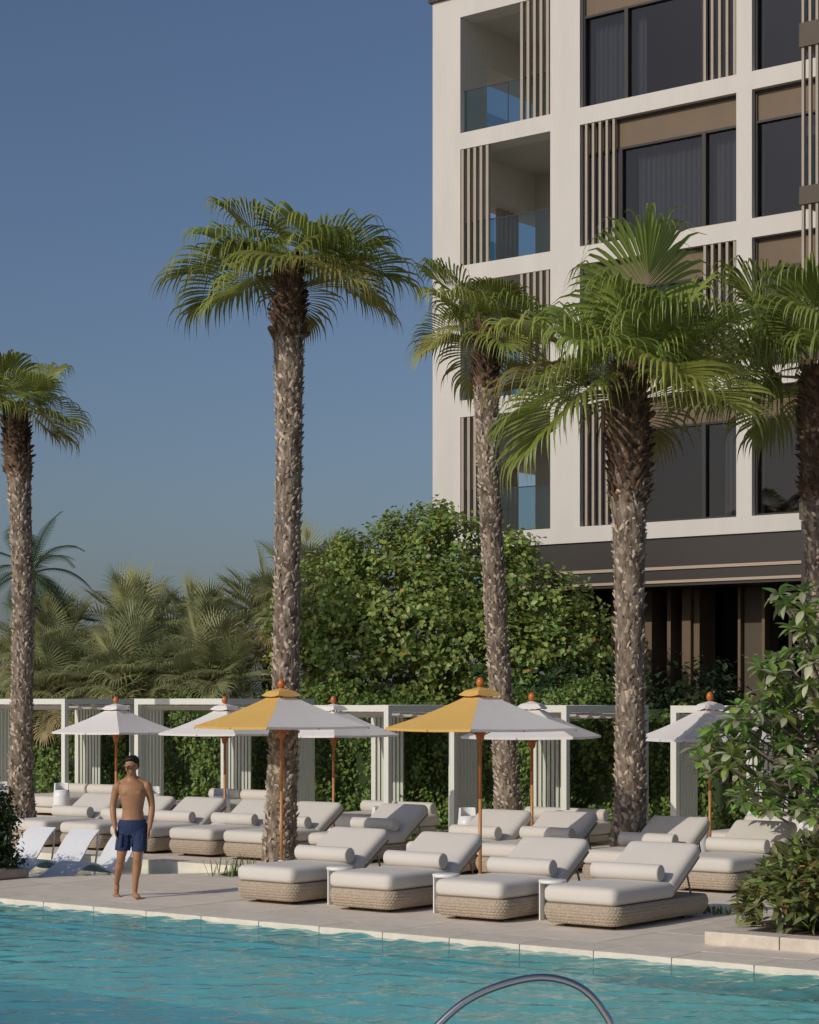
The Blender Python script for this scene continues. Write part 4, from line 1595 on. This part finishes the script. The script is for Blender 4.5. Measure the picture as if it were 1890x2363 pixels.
# ------------------------------------------------------------------ pool handrail
hr = thing('handrail', 'polished steel grab rail arching out of the pool', 'handrail', (-6.65, 9.6, -.1))
def railpts(off):
    o = Vector((-6.65, 9.6, -.1))
    ctrl = [(-7.26, 9.0, -.05), (-7.2, 9.05, .3), (-7.02, 9.28, .63), (-6.86, 9.46, .81), (-6.62, 9.68, .905), (-6.43, 9.83, .865), (-6.31, 9.93, .72), (-6.25, 9.97, .5), (-6.22, 10.0, -.3), (-6.2, 10.02, -1.2)]
    pts = []
    for i in range(len(ctrl) - 1):
        p = [Vector(ctrl[max(0, min(len(ctrl) - 1, k))]) for k in (i - 1, i, i + 1, i + 2)]
        for k in range(7):
            u = k / 7
            pts.append(.5 * (2 * p[1] + (p[2] - p[0]) * u + (2 * p[0] - 5 * p[1] + 4 * p[2] - p[3]) * u * u + (-p[0] + 3 * p[1] - 3 * p[2] + p[3]) * u ** 3) - o)
    pts.append(Vector(ctrl[-1]) - o)
    return pts
m = MB(); m.tube(railpts(0), .022, 16); m.build('rail_tube', 'steel', hr, True)
m = MB(); m.lathe([(.05, .1), (.05, .112), (.03, .12)], 16, (-.61, -.6, 0)); m.build('flange', 'steel', hr, True)

# ------------------------------------------------------------------ the walking man
Zm = 25.9
o_man = RV * ((305.8 - 945) / 4700 * Zm) + DV * Zm
man = thing('person', 'bare-chested man in navy swim shorts and sunglasses walking barefoot', 'person', (o_man.x, o_man.y, 0), YAW)
def V3(u, v, z):
    return Vector((u, -v, z))            # local: x across, -y toward the pool
def loft(mb, rings, n=24):
    o = len(mb.v)
    for (u, v, z, ru, rv) in rings:
        for k in range(n):
            th = 2 * math.pi * k / n
            mb.v.append((u + ru * math.cos(th), -v + rv * math.sin(th), z))
    for i in range(len(rings) - 1):
        for k in range(n):
            k2 = (k + 1) % n
            mb.f.append((o + i * n + k, o + i * n + k2, o + (i + 1) * n + k2, o + (i + 1) * n + k))
    mb.f.append(tuple(o + k for k in reversed(range(n))))
    mb.f.append(tuple(o + (len(rings) - 1) * n + k for k in range(n)))
def ell(mb, c, r, M=None, n=16):
    o = len(mb.v)
    for i in range(n + 1):
        ph = math.pi * (i + .0) / n
        ph = min(max(ph, .02), math.pi - .02)
        for k in range(n):
            th = 2 * math.pi * k / n
            p = Vector((r[0] * math.sin(ph) * math.cos(th), r[1] * math.sin(ph) * math.sin(th), r[2] * math.cos(ph)))
            if M:
                p = M @ p
            mb.v.append(tuple(Vector(c) + p))
    for i in range(n):
        for k in range(n):
            k2 = (k + 1) % n
            mb.f.append((o + i * n + k, o + (i + 1) * n + k, o + (i + 1) * n + k2, o + i * n + k2))
    mb.f.append(tuple(o + k for k in range(n)))
    mb.f.append(tuple(o + n * n + k for k in reversed(range(n))))
def chain(mb, pts, rad, n=16):
    """smooth tapered limb"""
    P_, R_ = [], []
    for i in range(len(pts) - 1):
        p = [pts[max(0, min(len(pts) - 1, k))] for k in (i - 1, i, i + 1, i + 2)]
        for k in range(5):
            u = k / 5
            P_.append(.5 * (2 * p[1] + (p[2] - p[0]) * u + (2 * p[0] - 5 * p[1] + 4 * p[2] - p[3]) * u * u + (-p[0] + 3 * p[1] - 3 * p[2] + p[3]) * u ** 3))
            R_.append(rad[i] + (rad[i + 1] - rad[i]) * u)
    P_.append(pts[-1]); R_.append(rad[-1])
    mb.tube(P_, R_, n)
    ell(mb, pts[0], (rad[0],) * 3, n=10)
    ell(mb, pts[-1], (rad[-1],) * 3, n=10)
def remesh(mb, name, m, vox, smooth_it, parent):
    me = mb.mesh(name, m)
    tmp = bpy.data.objects.new(name, me)
    C.objects.link(tmp)
    md = tmp.modifiers.new('r', 'REMESH'); md.mode = 'VOXEL'; md.voxel_size = vox; md.use_smooth_shade = True
    if smooth_it:
        ms = tmp.modifiers.new('s', 'SMOOTH'); ms.factor = .5; ms.iterations = smooth_it
    dg = bpy.context.evaluated_depsgraph_get()
    dg.update()
    me2 = bpy.data.meshes.new_from_object(tmp.evaluated_get(dg))
    me2.name = name
    bpy.data.objects.remove(tmp)
    if not me2.materials:
        me2.materials.append(MATS[m])
    me2.polygons.foreach_set('use_smooth', [True] * len(me2.polygons))
    return link(name, me2, parent)

b = MB()
loft(b, [(.0, 0, .80, .13, .10), (.0, 0, .86, .158, .112), (.0, -.005, .95, .160, .115), (.002, 0, 1.04, .136, .100), (.004, .004, 1.12, .131, .098), (.004, .01, 1.22, .149, .110),
         (.004, .012, 1.31, .168, .12), (.0, .008, 1.39, .178, .118), (-.002, 0, 1.44, .172, .10), (-.004, -.005, 1.485, .115, .075), (-.006, 0, 1.52, .066, .062), (-.008, .012, 1.60, .055, .058)])
for s in (-1, 1):                          # chest, belly ridges, shoulders, trapezius
    ell(b, V3(.064 * s, .084, 1.335), (.074, .042, .056), Matrix.Rotation(-.25 * s, 3, 'Y'))
    for zz, vv in ((1.235, .080), (1.165, .070), (1.10, .066)):
        ell(b, V3(.032 * s + .004, vv, zz), (.029, .024, .031))
    ell(b, V3(.184 * s, -.003, 1.41), (.058, .060, .074))
    chain(b, [V3(.17 * s, -.015, 1.445), V3(.05 * s, -.02, 1.515)], [.042, .036])
    ell(b, V3(.075 * s, -.06, .90), (.085, .085, .10))
# arms and hands
def arm(pts, rads, fing, thumb):
    chain(b, pts, rads, 14)
    w = pts[-1]
    d = (fing - w).normalized()
    side = V3(0, 1, 0) - d * V3(0, 1, 0).dot(d)
    side.normalize()
    palm_c = w + d * .055
    ell(b, palm_c, (.017, .042, .055), None)
    for k, L in enumerate((.075, .085, .080, .062)):
        s0 = palm_c + side * (.030 - .02 * k) + d * .035
        inw = d.cross(side) * (-.012 if fing.x < 0 else .012)
        chain(b, [s0, s0 + d * L * .5, s0 + d * L * .93 + inw], [.0095, .009, .0075], 8)
    chain(b, [palm_c + side * .035 - d * .02, palm_c + side * .058 + d * .012, palm_c + side * .052 + d * .045], [.012, .0105, .008], 8)
arm([V3(-.198, -.005, 1.41), V3(-.226, -.02, 1.30), V3(-.250, -.025, 1.175), V3(-.243, .01, 1.06), V3(-.216, .05, .905)], [.057, .050, .041, .041, .027], V3(-.185, .085, .74), 1)
arm([V3(.198, -.005, 1.40), V3(.222, -.03, 1.29), V3(.240, -.045, 1.17), V3(.238, -.01, 1.05), V3(.220, .03, .885)], [.057, .050, .041, .041, .027], V3(.196, .06, .72), 1)
# legs and feet
chain(b, [V3(-.088, 0, .90), V3(-.108, .03, .72), V3(-.138, .05, .53), V3(-.152, -.01, .455), V3(-.175, -.065, .385), V3(-.208, -.165, .275), V3(-.238, -.26, .165)], [.098, .084, .056, .052, .058, .042, .031], 18)
chain(b, [V3(-.240, -.285, .125), V3(-.238, -.225, .055), V3(-.226, -.16, .022)], [.035, .034, .026], 12)
ell(b, V3(-.240, -.295, .135), (.031, .034, .036))
for k in range(5):
    chain(b, [V3(-.262 + .017 * k, -.165, .02), V3(-.262 + .019 * k, -.127 + .008 * k, .012)], [.012, .009 + .0012 * k], 8)
chain(b, [V3(.088, 0, .90), V3(.084, .06, .72), V3(.076, .115, .53), V3(.073, .10, .455), V3(.066, .08, .385), V3(.052, .085, .25), V3(.042, .08, .10)], [.098, .085, .057, .053, .059, .042, .032], 18)
chain(b, [V3(.036, .055, .042), V3(.062, .12, .042), V3(.096, .19, .026)], [.038, .036, .028], 12)
for k in range(5):
    q = V3(.066 + .017 * k, .222 - .012 * k, .018)
    chain(b, [q, q + V3(.014, .034 - .004 * k, -.006)], [.012, .0135 - .0012 * k], 8)
# head, turned to the man's right and down
HM = Matrix.Rotation(R(-38), 3, 'Z') @ Matrix.Rotation(R(16), 3, 'X')
hc = V3(-.004, .034, 1.678)
def H(x, y, z):
    return hc + HM @ Vector((x, -y, z))
ell(b, H(0, -.012, .022), (.073, .094, .094), HM, 22)
ell(b, H(0, .022, -.052), (.056, .066, .072), HM, 20)
ell(b, H(0, .055, -.10), (.026, .026, .022), HM, 12)            # chin
chain(b, [H(0, .086, .012), H(0, .104, -.026)], [.010, .0145], 10)   # nose
ell(b, H(0, .088, .03), (.05, .012, .012), HM, 10)               # brow
ell(b, H(0, .082, -.062), (.024, .012, .011), HM, 10)            # lips
for s in (-1, 1):
    ell(b, H(.073 * s, -.012, -.008), (.010, .022, .034), HM, 10)    # ears
body = remesh(b, 'body', 'skin', .006, 2, man)
# hair
hm = MB()
ell(hm, H(0, -.034, .048), (.079, .088, .085), HM, 24)
ell(hm, H(-.01, .040, .094), (.050, .036, .026), HM, 16)
ell(hm, H(.018, .0, .105), (.06, .07, .035), HM, 16)
ell(hm, H(0, -.048, .0), (.070, .058, .07), HM, 16)
remesh(hm, 'hair', 'hair', .007, 2, man)
# sunglasses
gm = MB()
for s in (-1, 1):
    ell(gm, H(.032 * s, .089, .006), (.024, .008, .0155), HM, 12)
    gm.tube([H(.056 * s, .082, .008), H(.078 * s, .0, .012)], .004, 6)
gm.tube([H(-.012, .1, .008), H(.012, .1, .008)], .004, 6)
gm.build('sunglasses', 'dark_lens', man, True)
# swim shorts
s_ = MB()
loft(s_, [(.0, -.004, .80, .165, .125), (.0, -.012, .86, .190, .148), (.0, -.010, .93, .196, .146), (.0, -.002, 1.0, .166, .122)])
chain(s_, [V3(-.084, -.005, .86), V3(-.104, .02, .74), V3(-.124, .04, .60)], [.108, .103, .098], 22)
chain(s_, [V3(.086, .005, .86), V3(.096, .05, .74), V3(.098, .085, .60)], [.108, .103, .098], 22)
for k in range(9):                         # gathered folds
    a = random.uniform(-1, 1)
    s_.tube([V3(.15 * a, .118 - .07 * a * a, .985), V3(.15 * a + random.uniform(-.02, .02), .122 - .07 * a * a, .88)], [.010, .004], 6)
for k in range(8):
    x = random.choice((-.11, .09)) + random.uniform(-.07, .07)
    s_.tube([V3(x, .13, .82), V3(x + random.uniform(-.03, .03), .15, .66)], [.006, .012], 6)
# trim the rounded ends of the legs to a clean hem
sh_o = remesh(s_, 'swim_shorts', 'shorts', .010, 2, man)
bm = bmesh.new(); bm.from_mesh(sh_o.data)
bmesh.ops.bisect_plane(bm, geom=bm.verts[:] + bm.edges[:] + bm.faces[:], plane_co=(0, 0, .605), plane_no=(.04, 0, 1), clear_inner=True)
bmesh.ops.bisect_plane(bm, geom=bm.verts[:] + bm.edges[:] + bm.faces[:], plane_co=(0, 0, .995), plane_no=(0, 0, 1), clear_outer=True)
bm.to_mesh(sh_o.data); bm.free()
sh_o.data.polygons.foreach_set('use_smooth', [True] * len(sh_o.data.polygons))
